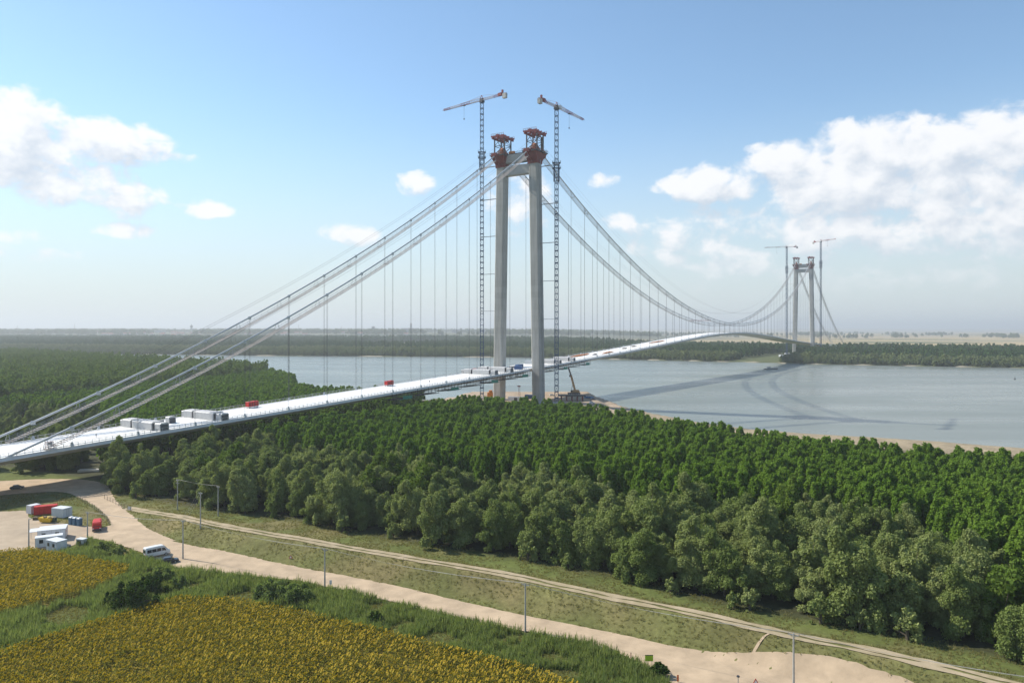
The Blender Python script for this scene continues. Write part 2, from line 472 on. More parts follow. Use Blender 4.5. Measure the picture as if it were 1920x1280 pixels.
def height(X, Y):
    X = np.asarray(X, float); Y = np.asarray(Y, float)
    dn = (np.interp(X, nbx, nby) - Y) * .8          # > 0 on the near side
    df = (Y - np.interp(X, fbx, fby)) * .85         # > 0 on the far side
    beach = sstep(90, 130, X) * 14 + 4
    land = np.where(dn > -60, sstep(-6, 1, dn / beach * 6), 0)
    near = -4 + (4 + GZ) * sstep(-1.0, 1.0, dn / beach)
    far = -4 + (4 + GZ + 1.0) * sstep(-1.0, 1.0, df / 5)
    h = np.maximum(near, far)
    # levee
    d, a = seg_dist(X, Y, crest)
    amp = LEV * np.clip(a * (len(crest) - 1) / 3.0, 0, 1)
    h = h + amp * (1 - sstep(1.8, 8.6, d)) * (dn > 0)
    # construction pad round the near tower
    pad = sstep(0, 1, np.minimum.reduce([(X + 48) / 10, (72 - X) / 8, (Y - 500) / 25, (645 - Y) / 10, np.ones_like(X)])) * (dn > 0)
    h = h + pad * 2.6
    # far side: terrace of the town, hills on the horizon
    h = h + 26 * sstep(3600, 4600, Y) * sstep(1500, -500, X - Y * .05)
    h = h + 70 * sstep(13000, 22000, Y) * (.4 + .6 * vnoise(X, Y, 4000, 3))
    # small unevenness
    h = h + (dn > 8) * (vnoise(X, Y, 9, 5) - .5) * .25
    return h

def gh(x, y): return float(height(np.array([x]), np.array([y]))[0])

def axis(lo, hi, fine, step, grow, end_lo, end_hi):
    a = list(np.arange(lo, hi + .01, step))
    s, x = step, hi
    while x < end_hi:
        s = min(s * grow, max(step, 4000)); x += s; a.append(x)
    s, x = step, lo
    pre = []
    while x > end_lo:
        s *= grow; x -= s; pre.append(x)
    a = np.array(pre[::-1] + a)
    return a[(a >= end_lo * 1.02 - 30) & (a <= end_hi * 1.02)]
xs = axis(-180, 190, 0, 1.6, 1.045, -31000, 31000)
ys = axis(84, 262, 0, 1.6, 1.03, -300, 29500)
XX, YY = np.meshgrid(xs, ys)
ZZ = height(XX, YY)
nx, ny = len(xs), len(ys)
idx = np.arange(nx * ny).reshape(ny, nx)
quads = np.stack([idx[:-1, :-1].ravel(), idx[:-1, 1:].ravel(), idx[1:, 1:].ravel(), idx[1:, :-1].ravel()], 1)
# ---- ground colours (what grows or lies there), one attribute per kind
GC = np.zeros((nx * ny, 4), np.float32); GC[:, 3] = 1
xf, yf = XX.ravel(), YY.ravel()
GRASS, DRY, SAND, SOIL, REED = (.105, .125, .035), (.20, .165, .075), (.31, .25, .165), (.045, .045, .025), (.07, .11, .028)
def setc(mask, c):
    m = np.asarray(mask, float)[:, None]
    GC[:, :3] = GC[:, :3] * (1 - m) + np.array(c)[None] * m
n1 = vnoise(xf, yf, 14, 21); n2 = vnoise(xf, yf, 5, 22)
setc(np.ones(len(xf)), GRASS)
setc(sstep(.45, .8, n1 * .65 + n2 * .35) * .8, DRY)
dcr, acr = seg_dist(xf, yf, crest)
setc(sstep(16, 3, dcr) * .75 * (.4 + .6 * n2), DRY)
dnb = (np.interp(xf, nbx, nby) - yf) * .8
dfb = (yf - np.interp(xf, fbx, fby)) * .85

FIELDS_PX = [((-260, 1062), (0, 1040), (55, 1036), (110, 1044), (175, 1056), (243, 1069), (238, 1084), (190, 1103), (130, 1124), (60, 1143), (0, 1158), (-200, 1200), (-300, 1230)),
             ((-300, 1290), (0, 1228), (100, 1198), (200, 1167), (280, 1142), (335, 1127), (440, 1131), (560, 1152), (640, 1172), (760, 1202), (900, 1236), (1000, 1262), (1060, 1284), (1200, 1350), (1200, 1600), (-500, 1600))]
def in_poly(px_, py_, poly):
    r = np.zeros(px_.shape, bool)
    j = len(poly) - 1
    for i in range(len(poly)):
        xi, yi = poly[i][0], poly[i][1]; xj, yj = poly[j][0], poly[j][1]
        c = ((yi > py_) != (yj > py_)) & (px_ < (xj - xi) * (py_ - yi) / ((yj - yi) or 1e-9) + xi)
        r ^= c; j = i
    return r
# forest floor: everything on the near side behind the tree line
tl_px = [(-700, 890), (0, 878), (200, 905), (225, 932), (400, 962), (560, 983), (640, 1000), (800, 1030), (960, 1052), (1080, 1075), (1200, 1101), (1350, 1141), (1500, 1170), (1650, 1193), (1920, 1252), (2300, 1335)]
TL = [tuple(G(x, y)) for x, y in tl_px]
TLx = [p[0] for p in TL]; TLy = [p[1] for p in TL]
behind = yf - np.interp(xf, TLx, TLy)
setc(sstep(-1, 6, behind) * (dnb > 10) * .85, SOIL)
setc((dnb < 0) & (dfb < 0), (.12, .11, .08))
setc(sstep(62, 46, dnb + n2 * 8) * (dnb > -30) * (xf > 60) * (dfb < 0), SAND)
for fpx in FIELDS_PX: setc(in_poly(xf, yf, [tuple(G(x, y)) for x, y in fpx]) * 1.0, (.17, .135, .03))
setc((np.abs(xf - 15) < 70) * (yf > 480) * (yf < 660) * 1.0 * sstep(-6, 4, dnb), (.36, .28, .20))
# far land
far = dfb > 0
setc(far * 1.0, (.10, .115, .05))
setc((far & (dfb < 9)) * 1.0, (.30, .27, .20))
fieldn = vnoise(xf * .6 + yf * .1, yf, 420, 31)
ff = far & (yf > 2300)
setc(ff * sstep(.25, .4, fieldn), (.40, .31, .16))
setc(ff * sstep(.55, .62, fieldn), (.33, .27, .17))
setc(ff * sstep(.78, .82, fieldn), (.17, .18, .08))
town = ff * sstep(1300, 500, xf - yf * .08) * sstep(3200, 4000, yf)
setc(town * .9, (.085, .10, .07))
M_ground = bpy.data.materials.new('ground_cover'); M_ground.use_nodes = True
t = M_ground.node_tree; L = t.links; p = t.nodes['Principled BSDF']
p.inputs['Roughness'].default_value = .95; p.inputs['Specular IOR Level'].default_value = .1
at_ = nd(t, 'ShaderNodeAttribute'); at_.attribute_name = 'gcol'
c_ = nd(t, 'ShaderNodeTexCoord')
na = nd(t, 'ShaderNodeTexNoise'); na.inputs['Scale'].default_value = .9; na.inputs['Detail'].default_value = 8; na.inputs['Roughness'].default_value = .7
nb_ = nd(t, 'ShaderNodeTexNoise'); nb_.inputs['Scale'].default_value = .09; nb_.inputs['Detail'].default_value = 6
L.new(c_.outputs['Object'], na.inputs['Vector']); L.new(c_.outputs['Object'], nb_.inputs['Vector'])
r1 = nd(t, 'ShaderNodeMapRange'); r1.inputs[1].default_value = .28; r1.inputs[2].default_value = .72; r1.inputs[3].default_value = .62; r1.inputs[4].default_value = 1.35
L.new(na.outputs[0], r1.inputs[0])
r2 = nd(t, 'ShaderNodeMapRange'); r2.inputs[1].default_value = .3; r2.inputs[2].default_value = .7; r2.inputs[3].default_value = .8; r2.inputs[4].default_value = 1.2
L.new(nb_.outputs[0], r2.inputs[0])
mm = nd(t, 'ShaderNodeMath', operation='MULTIPLY'); L.new(r1.outputs[0], mm.inputs[0]); L.new(r2.outputs[0], mm.inputs[1])
vm = nd(t, 'ShaderNodeVectorMath', operation='SCALE'); L.new(at_.outputs['Color'], vm.inputs[0]); L.new(mm.outputs[0], vm.inputs['Scale'])
L.new(vm.outputs[0], p.inputs['Base Color'])
bp = nd(t, 'ShaderNodeBump'); bp.inputs['Strength'].default_value = .6; bp.inputs['Distance'].default_value = .25
L.new(na.outputs[0], bp.inputs['Height']); L.new(bp.outputs[0], p.inputs['Normal'])
gme = np_mesh('ground', np.stack([xf, yf, ZZ.ravel()], 1), quads, [M_ground])
ca = gme.color_attributes.new('gcol', 'FLOAT_COLOR', 'POINT'); ca.data.foreach_set('color', GC.ravel())
gme.polygons.foreach_set('use_smooth', [True] * len(gme.polygons))
ground = bpy.data.objects.new('ground', gme); COL.objects.link(ground)
tag(ground, 'flood plain of grass, forest floor and fields on both river banks', kind='structure')

# river
M_water = bpy.data.materials.new('river_water'); M_water.use_nodes = True
t = M_water.node_tree; L = t.links; p = t.nodes['Principled BSDF']
p.inputs['Base Color'].default_value = (.165, .185, .16, 1)
p.inputs['Specular IOR Level'].default_value = .5; p.inputs['IOR'].default_value = 1.33
c_ = nd(t, 'ShaderNodeTexCoord')
mp = nd(t, 'ShaderNodeMapping'); mp.inputs['Scale'].default_value = (.004, .016, 1); mp.inputs['Rotation'].default_value = (0, 0, R(32))
L.new(c_.outputs['Object'], mp.inputs['Vector'])
n3 = nd(t, 'ShaderNodeTexNoise'); n3.inputs['Scale'].default_value = 1; n3.inputs['Detail'].default_value = 5
L.new(mp.outputs[0], n3.inputs['Vector'])
rr = nd(t, 'ShaderNodeMapRange'); rr.inputs[1].default_value = .35; rr.inputs[2].default_value = .65; rr.inputs[3].default_value = .22; rr.inputs[4].default_value = .34
L.new(n3.outputs[0], rr.inputs[0]); L.new(rr.outputs[0], p.inputs['Roughness'])
n4 = nd(t, 'ShaderNodeTexNoise'); n4.inputs['Scale'].default_value = .35; n4.inputs['Detail'].default_value = 5
L.new(c_.outputs['Object'], n4.inputs['Vector'])
bp = nd(t, 'ShaderNodeBump'); bp.inputs['Strength'].default_value = .22; bp.inputs['Distance'].default_value = .15
L.new(n4.outputs[0], bp.inputs['Height']); L.new(bp.outputs[0], p.inputs['Normal'])
mb = MB(); mb.add([(-9000, -2000, 0), (9000, -2000, 0), (9000, 6500, 0), (-9000, 6500, 0)], [(0, 1, 2, 3)])
river = mb.build('river', M_water); tag(river, 'wide calm grey blue river', kind='structure')

# roads as ribbons lying on the ground
def resample(pts, step):
    P = [Vector((p[0], p[1], 0)) for p in pts]
    out = []
    # catmull-rom
    for i in range(len(P) - 1):
        p0 = P[max(i - 1, 0)]; p1 = P[i]; p2 = P[i + 1]; p3 = P[min(i + 2, len(P) - 1)]
        n = max(2, int((p2 - p1).length / step))
        for k in range(n):
            u = k / n
            out.append(.5 * ((2 * p1) + (p2 - p0) * u + (2 * p0 - 5 * p1 + 4 * p2 - p3) * u * u + (3 * p1 - p0 - 3 * p2 + p3) * u ** 3))
    out.append(P[-1])
    return out

def even(pts, n):
    d = [0]
    for a, b in zip(pts, pts[1:]): d.append(d[-1] + (b - a).length)
    T = np.linspace(0, d[-1], n)
    return [Vector((np.interp(t_, d, [q.x for q in pts]), np.interp(t_, d, [q.y for q in pts]), 0)) for t_ in T]

def ribbon(name, A, Bp, material, off, label, cross=6, jit=.3, n=None):
    a = resample(A, 1.0); b = resample(Bp, 1.0)
    n = n or max(len(a), len(b))
    a = even(a, n); b = even(b, n)
    V = []
    for i in range(n):
        ja = rnd.uniform(-jit, jit); jb = rnd.uniform(-jit, jit)
        d = (b[i] - a[i]); w = d.length or 1; d = d / w
        for k in range(cross + 1):
            q = a[i] + d * (w * k / cross)
            if k == 0: q = q + d * ja
            if k == cross: q = q + d * jb
            V.append([q.x, q.y])
    V = np.array(V); z = height(V[:, 0], V[:, 1]) + off
    ii = np.arange(n * (cross + 1)).reshape(n, cross + 1)
    Q = np.stack([ii[:-1, :-1].ravel(), ii[:-1, 1:].ravel(), ii[1:, 1:].ravel(), ii[1:, :-1].ravel()], 1)
    me = np_mesh(name, np.column_stack([V, z]), Q, [material])
    bm = bmesh.new(); bm.from_mesh(me); bmesh.ops.recalc_face_normals(bm, faces=bm.faces)
    if sum(f.normal.z for f in bm.faces) < 0: bmesh.ops.reverse_faces(bm, faces=bm.faces)
    bm.to_mesh(me); bm.free()
    o = bpy.data.objects.new(name, me); COL.objects.link(o)
    return tag(o, label, kind='structure')

M_road = mat('pale_dust_road', (.43, .325, .215), .9, var=.22, scale=.22, bump=.15, bscale=3, detail=8)
M_yard = mat('gravel_yard', (.38, .30, .21), .92, var=.16, scale=.16, bump=.2, bscale=4, detail=8)
M_track = mat('rutted_dirt', (.42, .335, .225), .95, col2=(.27, .22, .12), scale=.35, detail=8)
gp = lambda L_: [tuple(G(x, y)) for x, y in L_]
road_near = gp([(150, 1004), (215, 1018), (275, 1040), (330, 1063), (430, 1077), (560, 1090), (700, 1120), (850, 1156), (1000, 1187), (1120, 1213), (1185, 1236), (1235, 1262), (1262, 1285), (1285, 1330), (1300, 1420)])
road_far = gp([(205, 985), (250, 992), (300, 1008), (345, 1020), (420, 1034), (540, 1060), (700, 1090), (850, 1124), (1000, 1158), (1130, 1184), (1290, 1218), (1420, 1239), (1560, 1261), (1640, 1282), (1720, 1305), (1860, 1350)])
ribbon('dirt_road', road_near, road_far, M_road, .16, 'pale dusty unpaved road along the foot of the dike', cross=28)
ribbon('side_road', gp([(-60, 935), (100, 922), (150, 934), (190, 958), (206, 978), (205, 998), (180, 1012)]),
       gp([(-60, 905), (100, 898), (190, 905), (215, 935), (240, 962), (275, 990), (330, 1014)]), M_road, .13, 'pale dirt side road running under the bridge deck', cross=28)
ribbon('gravel_yard', gp([(-420, 1012), (-150, 1036), (0, 1035), (60, 1030), (130, 1024), (170, 1008), (215, 1014)]),
       gp([(-420, 930), (-150, 950), (0, 958), (50, 958), (60, 972), (150, 985), (212, 990)]), M_yard, .10, 'gravel yard with site cabins beside the dirt road', cross=36)
# dike track: two wheel ruts
cr = resample(crest, 1.5)
for side in (-.92, .92):
    pa, pb = [], []
    for i, q in enumerate(cr):
        d = (cr[min(i + 1, len(cr) - 1)] - cr[max(i - 1, 0)]).normalized(); nrm = Vector((-d.y, d.x, 0))
        wv = .66 + .16 * math.sin(i * .37 + side) + .12 * math.sin(i * 1.3) + rnd.uniform(-.18, .18)
        pa.append(q + nrm * (side - wv)); pb.append(q + nrm * (side + wv))
    ribbon('dike_track', pa[::2], pb[::2], M_track, .09, 'pale wheel rut of the track on the dike crest', cross=2, jit=.12)
fp = [G(1408, 1240), G(1425, 1215, 2.0), G(1443, 1188, GZ + LEV)]
ribbon('footpath', [q + Vector((-.35, 0, 0)) for q in fp], [q + Vector((.35, 0, 0)) for q in fp], M_road, .08, 'worn footpath climbing the dike slope', cross=2, jit=.1)
fp = [G(1010, 1118, 1.2), G(975, 1098, 2.6), G(940, 1078, GZ + LEV)]
ribbon('footpath', [q + Vector((-.2, 0, 0)) for q in fp], [q + Vector((.2, 0, 0)) for q in fp], M_track, .08, 'faint trodden line on the dike slope', cross=2, jit=.1)

# ---------------------------------------------------------------- the bridge
M_tower = bpy.data.materials.new('tower_lifts'); M_tower.use_nodes = True
t = M_tower.node_tree; L = t.links; p = t.nodes['Principled BSDF']; p.inputs['Roughness'].default_value = .85
p.inputs['Specular IOR Level'].default_value = .2
c_ = nd(t, 'ShaderNodeTexCoord'); sx_ = nd(t, 'ShaderNodeSeparateXYZ'); L.new(c_.outputs['Object'], sx_.inputs[0])
fl = nd(t, 'ShaderNodeMath', operation='MULTIPLY'); fl.inputs[1].default_value = 1 / 4.4; L.new(sx_.outputs[2], fl.inputs[0])
fl2 = nd(t, 'ShaderNodeMath', operation='FLOOR'); L.new(fl.outputs[0], fl2.inputs[0])
wn = nd(t, 'ShaderNodeTexWhiteNoise'); wn.noise_dimensions = '1D'; L.new(fl2.outputs[0], wn.inputs['W'])
mp = nd(t, 'ShaderNodeMapping'); mp.inputs['Scale'].default_value = (.5, .5, .05); L.new(c_.outputs['Object'], mp.inputs[0])
ns = nd(t, 'ShaderNodeTexNoise'); ns.inputs['Scale'].default_value = 1; ns.inputs['Detail'].default_value = 6; L.new(mp.outputs[0], ns.inputs['Vector'])
ad = nd(t, 'ShaderNodeMath', operation='MULTIPLY_ADD'); ad.inputs[1].default_value = .10; L.new(wn.outputs[0], ad.inputs[0])
ml = nd(t, 'ShaderNodeMath', operation='MULTIPLY'); ml.inputs[1].default_value = .75; L.new(ns.outputs[0], ml.inputs[0]); L.new(ml.outputs[0], ad.inputs[2])
cr_ = nd(t, 'ShaderNodeValToRGB'); cr_.color_ramp.elements[0].position = .25; cr_.color_ramp.elements[0].color = (.30, .295, .27, 1)
cr_.color_ramp.elements[1].position = .75; cr_.color_ramp.elements[1].color = (.50, .49, .455, 1)
L.new(ad.outputs[0], cr_.inputs[0]); L.new(cr_.outputs[0], p.inputs['Base Color'])

bridge = thing('suspension_bridge', 'unfinished suspension bridge with two concrete towers and a white deck over the river', 'bridge', B(0, 0, 0), BRZ)
bridge_inv = Matrix.Translation(B(0, 0, 0)) @ Matrix.Rotation(BRZ, 4, 'Z')
# inside the bridge everything is in local coordinates: x = p (across), y = s (along), z up
def bpart(mb, name, mats, smooth=False, parent=None, bevel=0):
    return mb.build(name, mats, parent or bridge, smooth, bevel)

LEG_P0, LEG_P1, LEG_B, LEG_T = 17.4, 14.2, 2.6, 189.5
def leg_p(z): return LEG_P0 + (LEG_P1 - LEG_P0) * (z - LEG_B) / (LEG_T - LEG_B)

def tower(s0):
    for sg in (-1, 1):
        mb = MB(); rings = []
        z = 0.0
        Hh = LEG_T - LEG_B + 1.5
        while z < Hh:
            z1 = min(z + 4.3, Hh)
            rings += [(z, 0), (z1, 0)]
            if z1 < Hh: rings += [(z1 + .01, .09), (z1 + .10, .09)]
            z = z1 + .11
        for (zz, ins) in rings:
            off = sg * (leg_p(zz + LEG_B - 1.5) - LEG_P0)
            a, b, c = 3.9 - ins, 3.6 - ins, 1.0
            for (x, y) in ((-a + c, -b), (a - c, -b), (a, -b + c), (a, b - c), (a - c, b), (-a + c, b), (-a, b - c), (-a, -b + c)):
                mb.v.append((x + off, y, zz))
        for i in range(len(rings) - 1):
            for j in range(8):
                mb.f.append((i * 8 + j, i * 8 + (j + 1) % 8, (i + 1) * 8 + (j + 1) % 8, (i + 1) * 8 + j)); mb.m.append(0)
        n = len(rings); mb.f.append(tuple(range((n - 1) * 8, n * 8))); mb.m.append(0)
        o = bpart(mb, 'tower_leg', M_tower)
        o.location = (sg * LEG_P0, s0, LEG_B - 1.5)
        # footing
        mb = MB(); mb.box((0, 0, 0), (13, 13, 3.2)); f = bpart(mb, 'footing', M_conc, bevel=.2); f.location = (sg * LEG_P0, s0, LEG_B - .7)
        # hoist mast on the outer side of the leg
        mb = MB()
        for k in range(56):
            za, zb = 3 + k * 3.2, 3 + (k + 1) * 3.2
            pa, pb = sg * (leg_p(za) + 4.6), sg * (leg_p(zb) + 4.6)
            for dy in (-.4, .4):
                mb.beam((pa, s0 + dy, za), (pb, s0 + dy, zb), .12)
            mb.beam((pa, s0 - .4, za), (pb, s0 + .4, zb), .08); mb.beam((pb, s0 - .4, zb), (pb, s0 + .4, zb), .08)
            if k % 5 == 4: mb.beam((sg * (leg_p(zb) + 3.8), s0, zb), (pb, s0, zb), .15)
        bpart(mb, 'hoist_mast', M_grey)
        # saddle platform, collar and erection frame in red steel
        P = sg * LEG_P1
        mb = MB()
        zb, zt = 179.5, 187.5
        lo = [(-4.15, -3.85), (4.15, -3.85), (4.15, 3.85), (-4.15, 3.85)]; hi = [(-5.6, -8.2), (5.6, -8.2), (5.6, 8.2), (-5.6, 8.2)]
        vs = [(P + x, s0 + y, zb) for x, y in lo] + [(P + x * .8 + x * .2, s0 + y * 1.02, zb + 2.4) for x, y in lo] + [(P + x, s0 + y, zt) for x, y in hi]
        fs = [(i, (i + 1) % 4, 4 + (i + 1) % 4, 4 + i) for i in range(4)] + [(4 + i, 4 + (i + 1) % 4, 8 + (i + 1) % 4, 8 + i) for i in range(4)] + [(8, 9, 10, 11)]
        mb.add(vs, fs)
        sp_ = bpart(mb, 'saddle_bracket', M_rust)
        mb = MB()
        mb.box((P, s0, 188.2), (12.4, 17.5, .7), 1)
        for y in (-8.7, 8.7):
            for zz in (189.4, 190.1): mb.beam((P - 6.1, s0 + y, zz), (P + 6.1, s0 + y, zz), .14)
            for k in range(7): mb.beam((P - 6.1 + k * 2.03, s0 + y, 188.5), (P - 6.1 + k * 2.03, s0 + y, 190.1), .12)
        for x in (-6.1, 6.1):
            for zz in (189.4, 190.1): mb.beam((P + x, s0 - 8.7, zz), (P + x, s0 + 8.7, zz), .14)
            for k in range(9): mb.beam((P + x, s0 - 8.7 + k * 2.17, 188.5), (P + x, s0 - 8.7 + k * 2.17, 190.1), .12)
        bpart(mb, 'work_platform', [M_rust, M_dark], parent=bridge)
        mb = MB()   # cable saddle
        prof = [(s0 - 5, 190.6), (s0 - 4, 192.6), (s0 - 1.5, 194.9), (s0 + 1.5, 194.9), (s0 + 4, 192.6), (s0 + 5, 190.6), (s0 + 5, 188.6), (s0 - 5, 188.6)]
        mb.prism([(P - 1.2, y, z) for y, z in prof], (2.4, 0, 0))
        for k in range(5): mb.box((P, s0 - 4 + k * 2, 190.4), (4.2, .3, 3.4))
        bpart(mb, 'cable_saddle', mat('saddle_rust', (.34, .11, .05), .7, var=.3))
        mb = MB()   # gantry frame
        cols = [(-4.4, -4.6), (4.4, -4.6), (-4.4, 4.6), (4.4, 4.6)]
        for x, y in cols:
            mb.beam((P + x, s0 + y, 188.5), (P + x, s0 + y, 201), .75)
        for (a, b) in ((0, 1), (2, 3), (0, 2), (1, 3)):
            xa, ya = cols[a]; xb, yb = cols[b]
            mb.beam((P + xa, s0 + ya, 196), (P + xb, s0 + yb, 196), .35)
            mb.beam((P + xa, s0 + ya, 196), (P + (xa + xb) / 2, s0 + (ya + yb) / 2, 200.5), .3)
            mb.beam((P + xb, s0 + yb, 196), (P + (xa + xb) / 2, s0 + (ya + yb) / 2, 200.5), .3)
            mb.beam((P + xa, s0 + ya, 190), (P + xb, s0 + yb, 196), .25)
        bpart(mb, 'gantry_column', M_dark)
        mb = MB()
        for x in (-4.6, 0, 4.6): mb.box((P + x, s0, 201.7), (.9, 15.5, 1.5))
        for y in (-7.2, -4.6, 0, 4.6, 7.2): mb.box((P, s0 + y, 202.9), (11.8, .7, 1.0))
        for k in range(7):
            mb.beam((P - 5.6 + k * 1.85, s0 - 7.6, 203.3), (P - 5.6 + k * 1.85, s0 - 7.6, 204.7), .12); mb.beam((P - 5.6 + k * 1.85, s0 + 7.6, 203.3), (P - 5.6 + k * 1.85, s0 + 7.6, 204.7), .12)
        for y in (-7.6, 7.6): mb.beam((P - 5.8, s0 + y, 204.7), (P + 5.8, s0 + y, 204.7), .14); mb.beam((P - 5.8, s0 + y, 204.0), (P + 5.8, s0 + y, 204.0), .1)
        mb.box((P - 2, s0 - 4, 204.2), (2.2, 2.0, 1.6)); mb.box((P + 1.6, s0 + 3.2, 204.0), (1.8, 2.6, 1.2)); mb.box((P - 1, s0 + 1, 203.8), (1.4, 1.6, .9))
        g = bpart(mb, 'gantry_girder', M_craner)
        if sg > 0:
            mb = MB(); mb.box((P + 3.2, s0 + 5.3, 195.6), (2.0, 1.4, 9.5)); bpart(mb, 'sheet_screen', M_dark)
        # catwalk tower brackets on both cable sides, lower clutter on the platform
        for k in range(16):
            mb = MB()
            mb.box((P + rnd.uniform(-5.4, 5.4), s0 + rnd.uniform(-8, 8), 189.2), (rnd.uniform(.5, 1.6), rnd.uniform(.5, 1.8), rnd.uniform(.6, 1.9)), 0, rz=rnd.uniform(0, 1))
            bpart(mb, 'winch', rnd.choice((M_rust, M_rust, M_orange)))
        for e_ in (-1, 1):
            mb = MB()
            mb.beam((P, s0 + e_ * 8.5, 188), (P, s0 + e_ * 12.5, 186.5), 3.2, 1.6); mb.beam((P, s0 + e_ * 5, 181), (P, s0 + e_ * 12, 185.8), .7)
            mb.box((P, s0 + e_ * 12.2, 187.6), (4.2, 1.6, 2.2))
            bpart(mb, 'catwalk_bracket', M_rust)
    for (z0, z1) in ((182.4, 188.6), (172.9, 180.2)):
        pz = leg_p((z0 + z1) / 2)
        mb = MB(); mb.box((0, s0, (z0 + z1) / 2), (2 * pz - 7.4, 5.4, z1 - z0))
        bpart(mb, 'crossbeam', M_conc, bevel=.25)
    mb = MB()
    mb.box((0, s0 - 1.5, 188.95), (17, 1.6, .5), 1)
    for k in range(14): mb.beam((-8 + k * 1.25, s0 - 2.3, 189.1), (-8 + k * 1.25, s0 - 2.3, 190.4), .1, mi=1)
    mb.beam((-8, s0 - 2.3, 190.4), (8, s0 - 2.3, 190.4), .12, mi=1); mb.beam((-8, s0 - 2.3, 189.8), (8, s0 - 2.3, 189.8), .1, mi=1)
    mb.box((-5.5, s0 - .5, 190.2), (4.5, 2.2, 2.2), 0); mb.box((6, s0 + .4, 189.8), (2.2, 1.8, 1.4), 0)
    bpart(mb, 'crossbeam_walkway', [M_orange, M_dark])
tower(0); tower(1120)

# deck
ss = [s for s in np.arange(-420, 1621, 8.0)]
def hw(s):
    for s0 in (0, 1120):
        if abs(s - s0) < 9: return 12.7
    return 14.7
ss = sorted(set(list(ss) + [-9.01, -8.99, 8.99, 9.01, 1110.99, 1111.01, 1128.99, 1129.01]))
mb = MB(); K = None
for s in ss:
    w = hw(s); z = deck_z(s)
    prof = [(-w, 0), (w, 0), (w, -.25), (w + (.8 if w > 13 else .1), -1.15), (w - 4.4, -3.1), (-w + 4.4, -3.1), (-w - (.8 if w > 13 else .1), -1.15), (-w, -.25)]
    K = len(prof)
    for x, dz in prof: mb.v.append((x, s, z + dz))
for i in range(len(ss) - 1):
    for j in range(K):
        mb.f.append((i * K + j, i * K + (j + 1) % K, (i + 1) * K + (j + 1) % K, (i + 1) * K + j)); mb.m.append(0 if j == 0 else 1)
mb.f.append(tuple(range(K))); mb.m.append(1); mb.f.append(tuple(range((len(ss) - 1) * K, len(ss) * K))); mb.m.append(1)
deck = bpart(mb, 'deck', [M_white, M_girder])
for sg in (-1, 1):
    mb = MB(); s = -415.0
    while s < 1615:
        if not any(abs(s - q) < 9.5 for q in (0, 1120)):
            x = sg * 14.45; z = deck_z(s); zn = deck_z(s + 2.5)
            big = s < 300
            if s < 500: mb.beam((x, s, z), (x, s, z + 1.25), .13)
            if not any(abs(s + 2.5 - q) < 9.5 for q in (0, 1120)):
                mb.beam((x, s, z + 1.22), (x, s + 2.5, zn + 1.22), .13)
                if s < 700: mb.beam((x, s, z + .68), (x, s + 2.5, zn + .68), .06)
        s += 2.5
    bpart(mb, 'railing', M_grey, parent=deck)
# longitudinal kerb strips left white on the deck edge walkway
for sg in (-1, 1):
    for ka, kb in ((-420, -9.01), (9.01, 1110.99), (1129.01, 1621)):
        mb = MB()
        for i in range(len(ss) - 1):
            a, b = ss[i], ss[i + 1]
            if a < ka - .001 or b > kb + .001: continue
            mb.beam((sg * 12.6, a, deck_z(a) + .09), (sg * 12.6, b, deck_z(b) + .09), .35, .3)
        bpart(mb, 'kerb', M_white, parent=deck)
# anchor block of the near bank
mb = MB(); mb.box((0, -395, 5.5), (44, 56, 13), 0); mb.box((0, -432, 6.5), (30, 24, 9), 0)
bpart(mb, 'anchorage', M_conc, bevel=.5)
mb = MB(); mb.box((0, 1120 + 520, 6), (44, 70, 14)); bpart(mb, 'anchorage', M_conc, bevel=.5)

